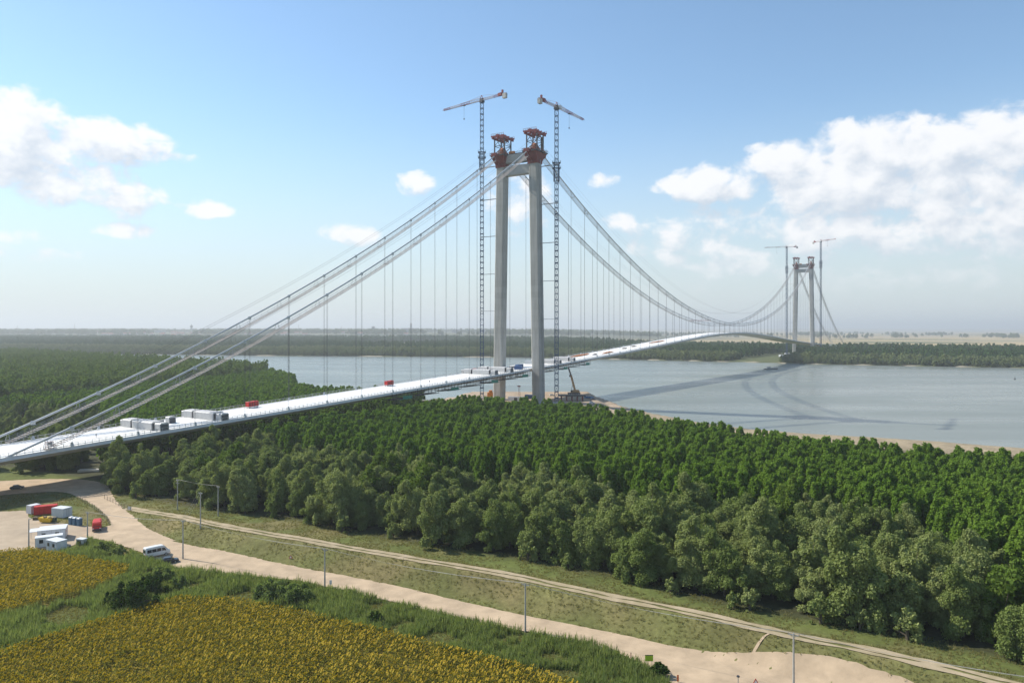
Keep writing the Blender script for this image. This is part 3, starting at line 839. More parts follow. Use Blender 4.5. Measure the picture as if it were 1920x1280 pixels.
# cables, catwalks, hangers
def srange(a, b, st):
    n = max(1, int(round((b - a) / st))); return [a + (b - a) * i / n for i in range(n + 1)]
CP = 14.0
cs = srange(-368, 0, 8) + srange(8, 1112, 8) + srange(1120, 1612, 10)
for sg in (-1, 1):
    mb = MB(); mb.tube([(sg * CP, s, cable_z(s)) for s in cs], .42, 8)
    main = bpart(mb, 'main_cable', M_cable, smooth=True)
    # catwalk hung under the cable
    mb = MB()
    def cw(s, x, dz): return (sg * CP + x, s, cable_z(s) - 3.4 + dz)
    spans = [(-338, -12.5), (12.5, 1107.5), (1132.5, 1590)]
    for a, b in spans:
        st = 1.05 if a < 900 else 1.6
        if a == 12.5: st = 1.3
        q = a
        while q < b:
            sl = (cable_z(q + .5) - cable_z(q - .5))
            hw_ = .31 if a < 0 else .24
            pz = cable_z(q) - 3.4
            vs = []
            for yy in (-hw_, hw_):
                for xx in (-1.9, 1.9):
                    vs.append((sg * CP + xx, q + yy, pz + sl * yy))
            mb.add(vs, [(0, 1, 3, 2)])
            q += st
    slats = bpart(mb, 'catwalk', M_walk); tag(slats, kind='stuff')
    mb = MB()
    for a, b in spans:
        pts = srange(a, b, 8)
        for x, dz in ((-1.95, -.1), (1.95, -.1), (-1.95, 1.25), (1.95, 1.25), (-1.95, .6), (1.95, .6)):
            mb.tube([cw(s, x, dz) for s in pts], .055 if dz > 0 else .09, 4)
        for s in srange(a, b, 4.1):
            for x in (-1.95, 1.95): mb.beam(cw(s, x, -.1), cw(s, x, 1.25), .06)
        for s in srange(a, b, 24.6):   # handrail frames up to the cable
            for x in (-1.95, 1.95): mb.beam(cw(s, x, -.1), cw(s, x * .25, 3.7), .12)
            mb.beam(cw(s, -1.95, -.15), cw(s, 1.95, -.15), .2)
    bpart(mb, 'catwalk_rope', M_grey, parent=slats)
    mb = MB()
    for a, b in ((-350, 0), (0, 1120), (1120, 1600)):
        mb.tube([(sg * CP - 1.6, s, cable_z(s) + 5.0 + .00003 * (s - a) * (b - s)) for s in srange(a, b, 20)], .045, 4)
        mb.tube([(sg * CP + 1.6, s, cable_z(s) + 5.0 + .00003 * (s - a) * (b - s)) for s in srange(a, b, 20)], .045, 4)
    bpart(mb, 'tramway_rope', M_rope)
    hs = [-(10 + 24.57 * k) for k in range(1, 14)] + [34 + 24.465 * k for k in range(0, 44)] + [1120 + 34 + 24.5 * k for k in range(0, 17)]
    for s in hs:
        zt, zb = cable_z(s), deck_z(s)
        if zt - zb < 1.2: continue
        mb = MB()
        for d in (-.28, .28):
            mb.beam((0, d, zb + .8), (0, d, zt), .075 if s < 60 else .10)
        mb.add([(0 - .15, -.8, zt - 1.0), (.15, -.8, zt - 1.0), (.15, .8, zt + .5), (-.15, .8, zt + .5), (-.15, .8, zt - 1.0), (.15, .8, zt - 1.0), (-.15, -.8, zt + .5), (.15, -.8, zt + .5)],
               [(0, 4, 5, 1), (6, 7, 2, 3), (0, 1, 7, 6), (4, 3, 2, 5), (0, 6, 3, 4), (1, 5, 2, 7)], 1)
        mb.add([(-.55, -.55, zb), (.55, -.55, zb), (.55, .55, zb), (-.55, .55, zb), (-.12, -.3, zb + 1.4), (.12, -.3, zb + 1.4), (.12, .3, zb + 1.4), (-.12, .3, zb + 1.4)],
               [(0, 1, 5, 4), (1, 2, 6, 5), (2, 3, 7, 6), (3, 0, 4, 7), (4, 5, 6, 7)], 1)
        h = bpart(mb, 'hanger', [M_rope, M_cable]); h.location = (sg * CP, s, 0)
for s in (438, ):
    mb = MB(); z = cable_z(s) - 3.2
    for y in (-.8, .8):
        mb.beam((-13.5, s + y, z), (13.5, s + y, z), .3); mb.beam((-13.5, s + y, z + 1.3), (13.5, s + y, z + 1.3), .12)
        for k in range(13): mb.beam((-13 + k * 2.17, s + y, z), (-13 + k * 2.17, s + y, z + 1.3), .1)
    mb.box((0, s, z), (27, 1.6, .15))
    bpart(mb, 'catwalk_crossbridge', M_craner)
# scaffolds hung below the near edge of the deck, close to the near tower
for i, s in enumerate([-150, -128, -105, -82, -60, -37, -20, 22, 42, 62, 82]):
    ln = 20 if s < 0 else 16
    z = deck_z(s); mb = MB(); dz = -4.6
    for y in (-ln / 2, 0, ln / 2):
        for x in (10.5, 15.9): mb.beam((x, s + y, z - .6), (x, s + y, z + dz), .2)
        mb.beam((10.5, s + y, z + dz), (15.9, s + y, z + dz), .16)
    for x in (10.5, 15.9):
        for d in (dz, dz + 1.1, dz + 2.2): mb.beam((x, s - ln / 2, z + d), (x, s + ln / 2, z + d), .2)
    for k in range(7): mb.beam((15.9, s - ln / 2 + k * ln / 6, z + dz), (15.9, s - ln / 2 + k * ln / 6, z + dz + 3.6), .14)
    mb.box((13.2, s, z + dz), (5.2, ln, .12), 0)
    sc_ = bpart(mb, 'hanging_scaffold', M_dark, parent=bridge)
    if i % 2 == 0:
        mb = MB(); mb.box((13.2, s + 2, z + dz - .25), (5.6, ln * .55, .3)); mb.box((16.05, s + 3, z + dz + .8), (.06, ln * .4, 1.6))
        bpart(mb, 'green_net', M_green, parent=sc_)

# ---------------------------------------------------------------- tower cranes
def tower_crane(s, p_, top, base, jib_dir, jib_len, cj_len, ties, leg_sign, label, s0):
    o = B(s, p_, base)
    root = thing('tower_crane', label, 'crane', o, 0, 'blue tower cranes beside the bridge towers')
    mb = MB(); w = 1.25; H_ = top - base; n = int(H_ / 4.4); st = H_ / n
    for k in range(n):
        za, zb = k * st, (k + 1) * st
        for x, y in ((-w, -w), (w, -w), (w, w), (-w, w)): mb.beam((x, y, za), (x, y, zb), .36)
        for i, (a, b) in enumerate((((-w, -w), (w, -w)), ((w, -w), (w, w)), ((w, w), (-w, w)), ((-w, w), (-w, -w)))):
            mb.beam((a[0], a[1], zb), (b[0], b[1], zb), .34)
            mb.beam((a[0], a[1], zb - .5), (b[0], b[1], zb - .5), .2)
            pa, pb = (a, b) if (k + i) % 2 else (b, a)
            mb.beam((pa[0], pa[1], za), (pb[0], pb[1], zb - .4), .16)
    mb.build('mast', M_craneb, root)
    mb = MB(); mb.box((0, 0, .6), (6, 6, 1.2)); mb.build('base_block', M_conc, root)
    # climbing cage round the mast
    zc = H_ - 52 * (1 if s0 == 0 else 1.0) if H_ > 200 else H_ - 40
    mb = MB()
    for z in (zc, zc + 4.5, zc + 9, zc + 13):
        for x in (-1.9, 1.9): mb.beam((x, -1.9, z), (x, 1.9, z), .4); mb.beam((-1.9, x, z), (1.9, x, z), .4)
    for x in (-1.9, 1.9):
        for y in (-1.9, 1.9): mb.beam((x, y, zc), (x, y, zc + 13), .4)
    for z in (zc + 9, zc + 13):
        mb.box((0, -2.5, z + .2), (5.8, 1.0, .25)); mb.box((0, 2.5, z + .2), (5.8, 1.0, .25)); mb.box((-2.5, 0, z + .2), (1.0, 4, .25)); mb.box((2.5, 0, z + .2), (1.0, 4, .25))
        for x in (-2.9, 2.9):
            mb.beam((x, -2.9, z + 1.3), (x, 2.9, z + 1.3), .15); mb.beam((-2.9, x, z + 1.3), (2.9, x, z + 1.3), .15)
            for y in (-2.9, 0, 2.9): mb.beam((x, y, z + .2), (x, y, z + 1.3), .12); mb.beam((y, x, z + .2), (y, x, z + 1.3), .12)
    mb.build('climbing_cage', M_craneb, root)
    a = math.atan2(jib_dir[1], jib_dir[0])
    M = Matrix.Translation((0, 0, H_)) @ Matrix.Rotation(a, 4, 'Z')
    mb = MB(); mb.box((0, 0, .7), (3.0, 3.0, 1.4)); mb.box((0, 0, 2.2), (2.4, 2.2, 1.8)); mb.xform(M); mb.build('slewing_unit', M_dark, root)
    mb = MB(); mb.box((1.6, -2.1, 1.9), (2.4, 1.8, 2.2)); mb.xform(M); cab = mb.build('cab', M_cabin, root)
    mb = MB(); mb.box((2.85, -2.1, 2.1), (.06, 1.5, 1.4)); mb.xform(M); mb.build('window', M_glass, cab)
    def lattice(x0, x1, h0, h1, wd, mi_red):
        m = MB(); L_ = abs(x1 - x0); k_ = max(3, int(L_ / 2.6)); pts = []
        for i in range(k_ + 1):
            f = i / k_; x = x0 + (x1 - x0) * f; h = h0 + (h1 - h0) * f
            pts.append(((x, -wd / 2, 1.6), (x, wd / 2, 1.6), (x, 0, 1.6 + h)))
        for i in range(k_):
            A, C = pts[i], pts[i + 1]; r = 1 if (i // 4) % 2 else 0
            for j in range(3): m.beam(A[j], C[j], .24, mi=r)
            m.beam(A[0], C[2], .13, mi=r); m.beam(A[1], C[2], .13, mi=r); m.beam(A[2], C[0], .13, mi=r); m.beam(A[2], C[1], .13, mi=r)
            m.beam(A[0], C[1], .13, mi=r); m.beam(A[0], A[1], .13, mi=r)
        return m
    lattice(1.5, jib_len, 2.4, 1.2, 1.5, 0).xform(M).build('jib', [M_cranew, M_craner], root)
    m = lattice(-1.5, -cj_len, 1.6, 1.2, 1.8, 0).xform(M); cj = m.build('counter_jib', [M_cranew, M_craner], root)
    mb = MB(); mb.box((-cj_len + 1.8, 0, .6), (3.2, 2.2, 3.6)); mb.xform(M); mb.build('counterweight', M_conc, root)
    mb = MB(); mb.box((-cj_len + 6.5, 0, 2.6), (3.2, 2.0, 2.0)); mb.box((-cj_len + 4, .2, 4.4), (1.2, 1.2, 2.2)); mb.xform(M); mb.build('winch_housing', M_craner, root)
    mb = MB(); mb.beam((-1.4, 0, 2.8), (0.3, 0, 5.6), .35); mb.beam((1.6, 0, 3.6), (.3, 0, 5.6), .35); mb.beam((.3, 0, 5.6), (jib_len * .33, 0, 3.7), .1); mb.beam((.3, 0, 5.6), (-cj_len * .7, 0, 3.1), .1)
    mb.xform(M); mb.build('apex_frame', M_craner, root)
    mb = MB(); mb.box((jib_len * .45, 0, 1.3), (1.8, 1.6, .5)); mb.beam((jib_len * .45, 0, 1.2), (jib_len * .45, 0, -9), .1); mb.box((jib_len * .45, 0, -9.4), (.7, .5, 1.0)); mb.xform(M); mb.build('hook_trolley', M_dark, root)
    for z in ties:
        tgt = B(s0, leg_sign * (leg_p(z) + 3.7), z) - o
        mb = MB()
        for dx in (-.9, .9):
            mb.beam((dx * BD.x, dx * BD.y, z - base), (tgt.x + dx * BD.x, tgt.y + dx * BD.y, z - base), .28)
        mb.beam((-.9 * BD.x, -.9 * BD.y, z - base), (tgt.x + .9 * BD.x, tgt.y + .9 * BD.y, z - base), .16)
        mb.box((0, 0, z - base), (3.0, 3.0, .5))
        mb.build('tie_beam', M_grey, root)
    return root
tower_crane(0, -33.5, 233, 2.9, (-33, 27), 42, 25, (182, 157, 128.5, 99.5, 71), -1, 'tallest blue tower crane tied to the near bridge tower, jib over the side span', 0)
tower_crane(0, 32.4, 217, 2.9, (22.6, 32), 40, 24, (177, 149, 120.5, 92.5, 64.5), 1, 'blue tower crane beside the near bridge tower, jib pointing over the river', 0)
tower_crane(1120, -33, 225, 1.4, (-.9, .2), 44, 22, (182, 150, 110, 70), -1, 'blue tower crane with level jib at the far bridge tower', 1120)
tower_crane(1120, 33, 233, 1.4, (.35, -.94), 40, 22, (182, 150, 115, 80, 45), 1, 'blue tower crane at the far bridge tower with its jib end on', 1120)

# ---------------------------------------------------------------- things standing on the deck
def on_deck(name, label, cat, s, p_, group=None, rz=0):
    sl = (deck_z(s + 2) - deck_z(s - 2)) / 4
    o = thing(name, label, cat, B(s, p_, deck_z(s) + .004), 0, group)
    o.rotation_mode = 'XYZ'
    o.rotation_euler = (Matrix.Rotation(BRZ, 3, 'Z') @ Matrix.Rotation(math.atan(sl), 3, 'X') @ Matrix.Rotation(rz, 3, 'Z')).to_euler()
    return o
def tent(s, p0, p1, w, h, label, group='sheeted work shelters on the deck'):
    ln = p1 - p0; o = on_deck('work_shelter', label, 'shelter', s, (p0 + p1) / 2, group)
    mb = MB()
    prof = [(-w / 2, 0), (w / 2, 0), (w / 2, h * .88), (w * .36, h), (-w * .36, h), (-w / 2, h * .88)]
    mb.prism([(-ln / 2, y, z) for y, z in prof], (ln, 0, 0)); sh = mb.build('sheeting', M_tent, o)
    n = max(2, int(ln / 2.4)); mb = MB()
    for k in range(n + 1):
        x = -ln / 2 + ln * k / n
        for (a, b) in zip(prof[1:], prof[2:]): mb.beam((x, a[0] * 1.012, a[1] + .02), (x, b[0] * 1.012, b[1] + .02), .12, .06)
    mb.build('frame_rib', M_grey, o)
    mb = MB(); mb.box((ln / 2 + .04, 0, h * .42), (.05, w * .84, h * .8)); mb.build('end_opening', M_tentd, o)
    return o
def tent_set(s, tagx, parts=((-14.4, -12.4, 3.2, 2.7), (-11.4, -5.6, 5.2, 3.3), (-4.0, 9.6, 5.4, 3.3), (10.6, 14.2, 3.8, 3.0))):
    nm = ('small square shelter on the far deck edge, ', 'grey shelter with dark end on the far lane, ', 'long grey shelter across the deck, ', 'small shelter with dark opening at the railing, ')
    for (a, b, w, h), q in zip(parts, nm): tent(s, a, b, w, h, q + tagx)
tent_set(-294, 'row furthest from the near tower'); tent_set(-266, 'row nearer the red generator')
tent_set(-52, 'row before the near tower'); tent_set(-32, 'row right at the near tower')
tent_set(40, 'first row past the near tower', ((-11.4, -5.6, 5, 3), (-4, 9.6, 5.4, 3.0), (10.6, 14.2, 3.8, 2.8)))
tent_set(64, 'second row past the near tower', ((-4, 9.6, 5.2, 3.2), (10.6, 14.2, 3.8, 2.8)))
tent(-281, -3.0, -.6, 3.2, 2.8, 'lone small grey shelter between the two rows of long shelters', None)
o = on_deck('tarpaulin_pile', 'pile of dark tarpaulins and steel between the long shelters', 'pile', -283, -7.5)
mb = MB()
for k in range(9): mb.box((rnd.uniform(-1.8, 1.8), rnd.uniform(-1.5, 1.5), .35 + .22 * (k % 3)), (rnd.uniform(.8, 2.4), rnd.uniform(.6, 1.8), rnd.uniform(.5, .9)), 0, rz=rnd.uniform(0, 3))
mb.build('bundle', M_tentd, o, bevel=.08)

def red_unit(s, p_, label):
    o = on_deck('generator_trailer', label, 'generator', s, p_, 'red generator trailers parked on the deck')
    mb = MB(); mb.box((0, 0, .55), (2.3, 6.2, .3)); mb.build('chassis', M_wbody, o)
    mb = MB(); mb.box((0, 0, 1.9), (2.4, 5.8, 2.4)); hbx = mb.build('housing', M_red, o, bevel=.07)
    mb = MB()
    for k in range(4): mb.box((1.225, -2.1 + k * 1.4, 1.9), (.04, .9, 1.7))
    mb.build('louvre_panel', M_rust, hbx)
    mb = MB(); mb.box((.5, 1.4, 3.25), (.3, .3, .4)); mb.box((-.4, -1.5, 3.15), (.9, 1.2, .12)); mb.build('exhaust', M_dark, hbx)
    for x in (-1.0, 1.0):
        for y in (-2.2, 2.2):
            mb = MB(); mb.tube([(x - .12, y, .4), (x + .12, y, .4)], .4, 12); mb.build('wheel', M_tyre, o)
    mb = MB(); mb.box((0, 2.98, 1.6), (2.0, .06, 1.4)); mb.build('end_panel', M_cabin, hbx)
red_unit(-234, -8.5, 'red generator trailer on the deck beside the sheeted shelters')
red_unit(-134, -9.5, 'red generator trailer alone on the white deck halfway to the near tower')

def container(o, Ln, W, Hh, m, name='container_body', doors=True):
    mb = MB()
    mb.box((0, 0, Hh / 2 + .08), (Ln - .12, W - .12, Hh - .1))
    bdy = mb.build(name, m, o)
    mb = MB(); n = int(Ln / .45)
    for k in range(n):
        x = -Ln / 2 + .3 + (Ln - .6) * k / max(1, n - 1)
        for sg in (-1, 1): mb.box((x, sg * (W / 2 - .045), Hh / 2), (.2, .06, Hh - .35))
    mb.build('corrugation', m, bdy)
    mb = MB()
    for sx in (-1, 1):
        for sy in (-1, 1): mb.beam((sx * (Ln / 2 - .08), sy * (W / 2 - .08), 0), (sx * (Ln / 2 - .08), sy * (W / 2 - .08), Hh), .17)
    for z in (.1, Hh - .08):
        for sy in (-1, 1): mb.beam((-Ln / 2, sy * (W / 2 - .08), z), (Ln / 2, sy * (W / 2 - .08), z), .16)
        for sx in (-1, 1): mb.beam((sx * (Ln / 2 - .08), -W / 2, z), (sx * (Ln / 2 - .08), W / 2, z), .16)
    mb.build('frame', m, bdy)
    if doors:
        for sy in (-1, 1):
            mb = MB(); mb.box((Ln / 2 - .02, sy * W * .24, Hh / 2), (.07, W * .44, Hh - .4)); d = mb.build('door', m, o)
            mb = MB(); mb.beam((Ln / 2 + .04, sy * W * .12, .3), (Ln / 2 + .04, sy * W * .12, Hh - .3), .05); mb.build('lock_bar', M_grey, d)
    return bdy
for (s, p_, rz_, lb) in ((-14, 8.5, .1, 'blue shipping container on the deck edge beside the near tower leg'), (-3, 2.5, 1.3, 'blue shipping container standing mid deck between the tower legs')):
    o = on_deck('shipping_container', lb, 'container', s, p_, 'blue containers on the deck', rz_); container(o, 6.1, 2.44, 2.6, M_blue)
o = on_deck('shipping_container', 'red container on the far lane behind the sheeted shelters', 'container', -42, -12.5, None, 1.5); container(o, 6.1, 2.44, 2.4, M_red)
o = on_deck('site_cabin', 'white cabin on the deck just past the near tower', 'cabin', 24, 4, None, .3); container(o, 6, 2.4, 2.6, M_cabin)
o = on_deck('shipping_container', 'white container with a red one behind the near tower leg', 'container', 30, -9, None, .2); container(o, 6, 2.4, 2.6, M_cabin)
# piles of orange scaffold and barriers beyond the near tower
def pile(s, p_, L_, W_, m, label, name='scaffold_stack'):
    o = on_deck(name, label, 'stack', s, p_, 'stacks of material on the deck')
    mb = MB(); n = 12
    for k in range(n):
        y = rnd.uniform(-L_ / 2, L_ / 2) * .6; x = -W_ / 2 + W_ * k / n
        mb.beam((x, y - L_ * .3, .15 + .3 * (k % 3)), (x + rnd.uniform(-.3, .3), y + L_ * .3, .15 + .3 * (k % 3)), .3)
    mb.build('pipe_bundle', m, o)
    mb = MB(); mb.box((0, -L_ * .2, .06), (W_, .3, .12)); mb.box((0, L_ * .2, .06), (W_, .3, .12)); mb.build('bearer', M_wood, o)
pile(112, -6, 40, 5, M_orange, 'long orange stack of scaffold tubes past the near tower')
pile(150, 4, 22, 3.5, M_orange, 'orange stack of tubes on the near lane of the rising deck')
pile(128, 2, 6, 2.4, M_dark, 'small dark stack on the deck past the orange tubes')
pile(205, -2, 8, 3, M_wood, 'brown timber stack on the rising deck')
pile(232, -4, 10, 3, M_wood, 'row of brown pallets on the rising deck')
pile(300, -3, 40, 3.5, M_orange, 'far orange stack of tubes near mid span')
pile(-2, -4, 6, 3, M_dark, 'dark steel stack between the tower legs', 'steel_stack')
pile(-22, 1, 5, 3, M_wood, 'timber stack before the tower legs', 'timber_stack')
o = on_deck('tool_frame', 'red tubular frame standing at the near end of the deck cable', 'frame', -336, 12.2)
mb = MB()
for x in (-.9, .9):
    for y in (-.9, .9): mb.beam((x, y, 0), (x, y, 2.6), .12)
for z in (1.2, 2.5):
    for q in (-.9, .9): mb.beam((q, -.9, z), (q, .9, z), .1); mb.beam((-.9, q, z), (.9, q, z), .1)
mb.build('frame_tube', M_rust, o)
mb = MB(); mb.box((0, 0, 1.9), (1.5, 1.5, 1.0)); mb.build('winch_drum', M_grey, o, bevel=.1)

# workers
def person_mesh(pose):
    me = bpy.data.meshes.new('person')
    J = {'pel': (0, 0, .95), 'che': (0, .02, 1.35), 'nec': (0, .03, 1.5), 'hd': (0, .04, 1.62), 'top': (0, .04, 1.74),
         'lh': (-.1, 0, .9), 'lk': (-.12, .05 + pose * .1, .5), 'lf': (-.12, pose * .15, .06), 'lt': (-.12, pose * .15 + .14, .03),
         'rh': (.1, 0, .9), 'rk': (.12, .05 - pose * .1, .5), 'rf': (.12, -pose * .15, .06), 'rt': (.12, -pose * .15 + .14, .03),
         'ls': (-.2, .02, 1.43), 'le': (-.27, .02, 1.15), 'lw': (-.25, .18 * pose + .05, .92), 'rs': (.2, .02, 1.43), 're': (.27, .04, 1.15), 'rw': (.2, .25, 1.05)}
    rad = {'pel': .15, 'che': .17, 'nec': .065, 'hd': .1, 'top': .09, 'lh': .1, 'rh': .1, 'lk': .07, 'rk': .07, 'lf': .05, 'rf': .05, 'lt': .045, 'rt': .045,
           'ls': .08, 'rs': .08, 'le': .055, 're': .055, 'lw': .04, 'rw': .04}
    E = [('pel', 'che'), ('che', 'nec'), ('nec', 'hd'), ('hd', 'top'), ('pel', 'lh'), ('lh', 'lk'), ('lk', 'lf'), ('lf', 'lt'), ('pel', 'rh'), ('rh', 'rk'), ('rk', 'rf'), ('rf', 'rt'),
         ('che', 'ls'), ('ls', 'le'), ('le', 'lw'), ('che', 'rs'), ('rs', 're'), ('re', 'rw')]
    ks = list(J); me.from_pydata([J[k_] for k_ in ks], [(ks.index(a), ks.index(b)) for a, b in E], [])
    o = bpy.data.objects.new('person', me); COL.objects.link(o)
    o.modifiers.new('s', 'SKIN'); o.modifiers.new('u', 'SUBSURF').levels = 1
    for i, k_ in enumerate(ks):
        sv = me.skin_vertices[0].data[i]; sv.radius = (rad[k_], rad[k_]); sv.use_root = (k_ == 'pel')
    dg = bpy.context.evaluated_depsgraph_get()
    m2 = bpy.data.meshes.new_from_object(o.evaluated_get(dg))
    bpy.data.objects.remove(o)
    m2.materials.clear(); m2.materials.append(M_skin)
    for q in m2.polygons: q.use_smooth = True
    return m2
pm = [person_mesh(.8), person_mesh(-.5)]
HELM = mat('helmet', (.6, .5, .1), .4)
mb = MB(); mb.tube([(0, 0, 0), (0, 0, .07), (0, 0, .13)], [.13, .12, .05], 8)
hm = mb.build('helmet', HELM); hme = hm.data; bpy.data.objects.remove(hm)
for i, (s, p_, dz, lb) in enumerate(((84, 14.3, 'c', 'worker in dark clothes walking on the near catwalk, upper of a pair'), (88.5, 14.3, 'c', 'worker in dark clothes walking on the near catwalk, lower of a pair'),
                                     (142, 14.3, 'c', 'lone worker in dark clothes on the near catwalk of the main span'), (-316, 5, 'd', 'worker in dark clothes standing on the white deck'),
                                     (-112, 4, 'd', 'lone worker walking along the empty white deck'))):
    z = cable_z(s) - 3.36 if dz == 'c' else deck_z(s) + .01
    o = bpy.data.objects.new('person', pm[i % 2]); COL.objects.link(o); o.location = B(s, p_, z); o.rotation_euler = (0, 0, BRZ + i)
    tag(o, lb, 'person'); h = bpy.data.objects.new('helmet', hme); COL.objects.link(h); h.parent = o; h.location = (0, .04, 1.68)

# ---------------------------------------------------------------- trees
ICO = None
def ico():
    global ICO
    if ICO is None:
        bm = bmesh.new(); bmesh.ops.create_icosphere(bm, subdivisions=1, radius=1)
        ICO = (np.array([v.co[:] for v in bm.verts]), np.array([[v.index for v in f.verts] for f in bm.faces])); bm.free()
    return ICO

def leaves(C, N, size, r):
    """square leaf sprays: centre, facing, size"""
    n = len(C)
    N = N / np.linalg.norm(N, axis=1, keepdims=True)
    a = r.normal(size=(n, 3)); T = np.cross(N, a); T /= np.linalg.norm(T, axis=1, keepdims=True) + 1e-9
    Bt = np.cross(N, T); sz = np.asarray(size)[:, None] / 2
    asp = r.uniform(.65, 1.35, (n, 1))
    V = np.stack([C - T * sz * asp - Bt * sz, C + T * sz * asp - Bt * sz * .8, C + T * sz * asp * .8 + Bt * sz, C - T * sz * asp * .9 + Bt * sz * 1.1], 1)
    return V.reshape(-1, 3)

def crown_from_lobes(lobes, per_area, size, r, up=.25, jit=.8, core=.62):
    """lobes: list of (centre, radii)"""
    Vs, nq = [], 0; tv, tf = [], []
    iv, if_ = ico(); off = 0
    for c, rad in lobes:
        c = np.array(c); rad = np.array(rad)
        n = int(per_area * 4 * math.pi * (rad[0] * rad[2]))
        d = r.normal(size=(n, 3)); d /= np.linalg.norm(d, axis=1, keepdims=True)
        d[:, 2] = np.where(d[:, 2] < -.55, -d[:, 2], d[:, 2])
        rr = r.uniform(.55, 1.27, (n, 1)) * (1 + .12 * np.sin(d[:, :1] * 7 + c[0]) * np.sin(d[:, 1:2] * 6 + c[1]))
        P = c + d * rad * rr
        Nn = d / rad * rad.mean() + r.normal(size=(n, 3)) * jit + np.array([0, 0, up])
        Vs.append(leaves(P, Nn, r.uniform(size * .65, size * 1.3, n), r))
        tv.append(c + iv * rad * core); tf.append(if_ + off); off += len(iv)
    V = np.concatenate(Vs); nq = len(V) // 4
    Q = np.arange(nq * 4).reshape(-1, 4)
    TV = np.concatenate(tv); TF = np.concatenate(tf) + len(V)
    allV = np.concatenate([V, TV])
    # solid lobe cores added to keep light from passing, stored as degenerate-free tris
    return allV, Q, TF

def mesh_mixed(name, V, Q, T, material, extra=None):
    me = bpy.data.meshes.new(name)
    nq, nt = len(Q), len(T)
    me.vertices.add(len(V)); me.vertices.foreach_set('co', np.asarray(V, np.float32).ravel())
    li = np.concatenate([Q.ravel(), T.ravel()]).astype(np.int32)
    me.loops.add(len(li)); me.loops.foreach_set('vertex_index', li)
    me.polygons.add(nq + nt)
    st = np.concatenate([np.arange(nq) * 4, nq * 4 + np.arange(nt) * 3]).astype(np.int32)
    me.polygons.foreach_set('loop_start', st)
    me.materials.append(material)
    me.update(calc_edges=True)
    return me

def trunk_mesh(name, H_, r0, limbs, material=None):
    mb = MB()
    mb.tube([(0, 0, -.4), (.05, .03, H_ * .3), (.1, -.05, H_ * .62)], [r0, r0 * .72, r0 * .35], 7)
    for (a, z0, z1, R_) in limbs:
        x, y = math.cos(a) * R_, math.sin(a) * R_
        mb.tube([(.05, 0, z0), (x * .5, y * .5, (z0 + z1) * .52), (x, y, z1)], [r0 * .45, r0 * .28, r0 * .1], 5)
    o = mb.build(name, material or M_bark); me = o.data; bpy.data.objects.remove(o)
    return me

def make_willow(seed, H_, Rc, nl=46, dens=26, size=.29, m=L_willow, low=.10):
    r = np.random.RandomState(seed); lobes = []; limbs = []
    ns = 1 if (nl < 15 or low < .05) else r.randint(2, 5)          # several leaning stems, each with its own head
    subs = []
    for k_ in range(ns):
        b = k_ * 6.283 / ns + r.uniform(-.6, .6); q = 0 if ns == 1 else Rc * r.uniform(.3, .52)
        subs.append((math.cos(b) * q, math.sin(b) * q, 1.0 if k_ == 0 else r.uniform(.62, .96), Rc * (1 if ns == 1 else r.uniform(.52, .72))))
    for i in range(nl):
        ox, oy, hs_, rs_ = subs[i % ns]
        tt = low + (1 - low) * ((i + .5) / nl) ** .8
        a = i * 2.399 + r.uniform(-.6, .6)
        prof = math.sqrt(max(.05, 1 - ((tt - .46) / .58) ** 2))
        rad = Rc * r.uniform(.11, .33) * (1.1 - .35 * tt)
        rr = max(0, rs_ * prof - rad * .8) * r.uniform(.6, 1.2)
        c = (ox + math.cos(a) * rr, oy + math.sin(a) * rr, tt * H_ * hs_ - rad * .5)
        lobes.append((c, (rad, rad * r.uniform(.8, 1.2), rad * r.uniform(.8, 1.5))))
        if i % 5 == 0: limbs.append((math.atan2(c[1], c[0]), H_ * .12 + i * .05, max(1.5, c[2]), math.hypot(c[0], c[1])))
    lobes.append(((0, 0, H_ * .5), (Rc * .5, Rc * .5, H_ * .3)))
    V, Q, T = crown_from_lobes(lobes, dens, size, r)
    return mesh_mixed('willow_crown', V, Q, T, m), trunk_mesh('willow_trunk', H_, .38, limbs)

def make_poplar(seed, H_, Rc, dens=17, size=.34, m=L_poplar, nl=30):
    r = np.random.RandomState(seed); lobes = []
    for i in range(nl):
        tt = .16 + .80 * (i + .5) / nl
        a = i * 2.399 + r.uniform(-.5, .5)
        prof = (1 - tt) ** .45 * min(1, (tt - .02) * 4.5)
        rad = Rc * r.uniform(.24, .42) * (.62 + .5 * (1 - tt))
        rr = max(0, Rc * prof * 1.25 - rad * .5)
        lobes.append(((math.cos(a) * rr, math.sin(a) * rr, tt * H_), (rad, rad, rad * r.uniform(1.5, 2.4))))
    lobes.append(((0, 0, H_ * .93), (Rc * .17, Rc * .17, H_ * .075)))
    lobes.append(((0, 0, H_ * .45), (Rc * .5, Rc * .5, H_ * .26)))
    V, Q, T = crown_from_lobes(lobes, dens, size, r, up=.45)
    limbs = [(k * 1.3, H_ * .2 + k * 1.2, H_ * .35 + k * 1.5, Rc * .6) for k in range(5)]
    return mesh_mixed('poplar_crown', V, Q, T, m), trunk_mesh('poplar_trunk', H_, .2, limbs)

def far_tree(seed, H_, Rc, m, kind):
    if kind == 'w': c, tr = make_willow(seed, H_, Rc, nl=13, dens=1.5, size=1.25, m=m, low=.05)
    else: c, tr = make_poplar(seed, H_, Rc, dens=1.6, size=1.15, m=m, nl=10)
    return c

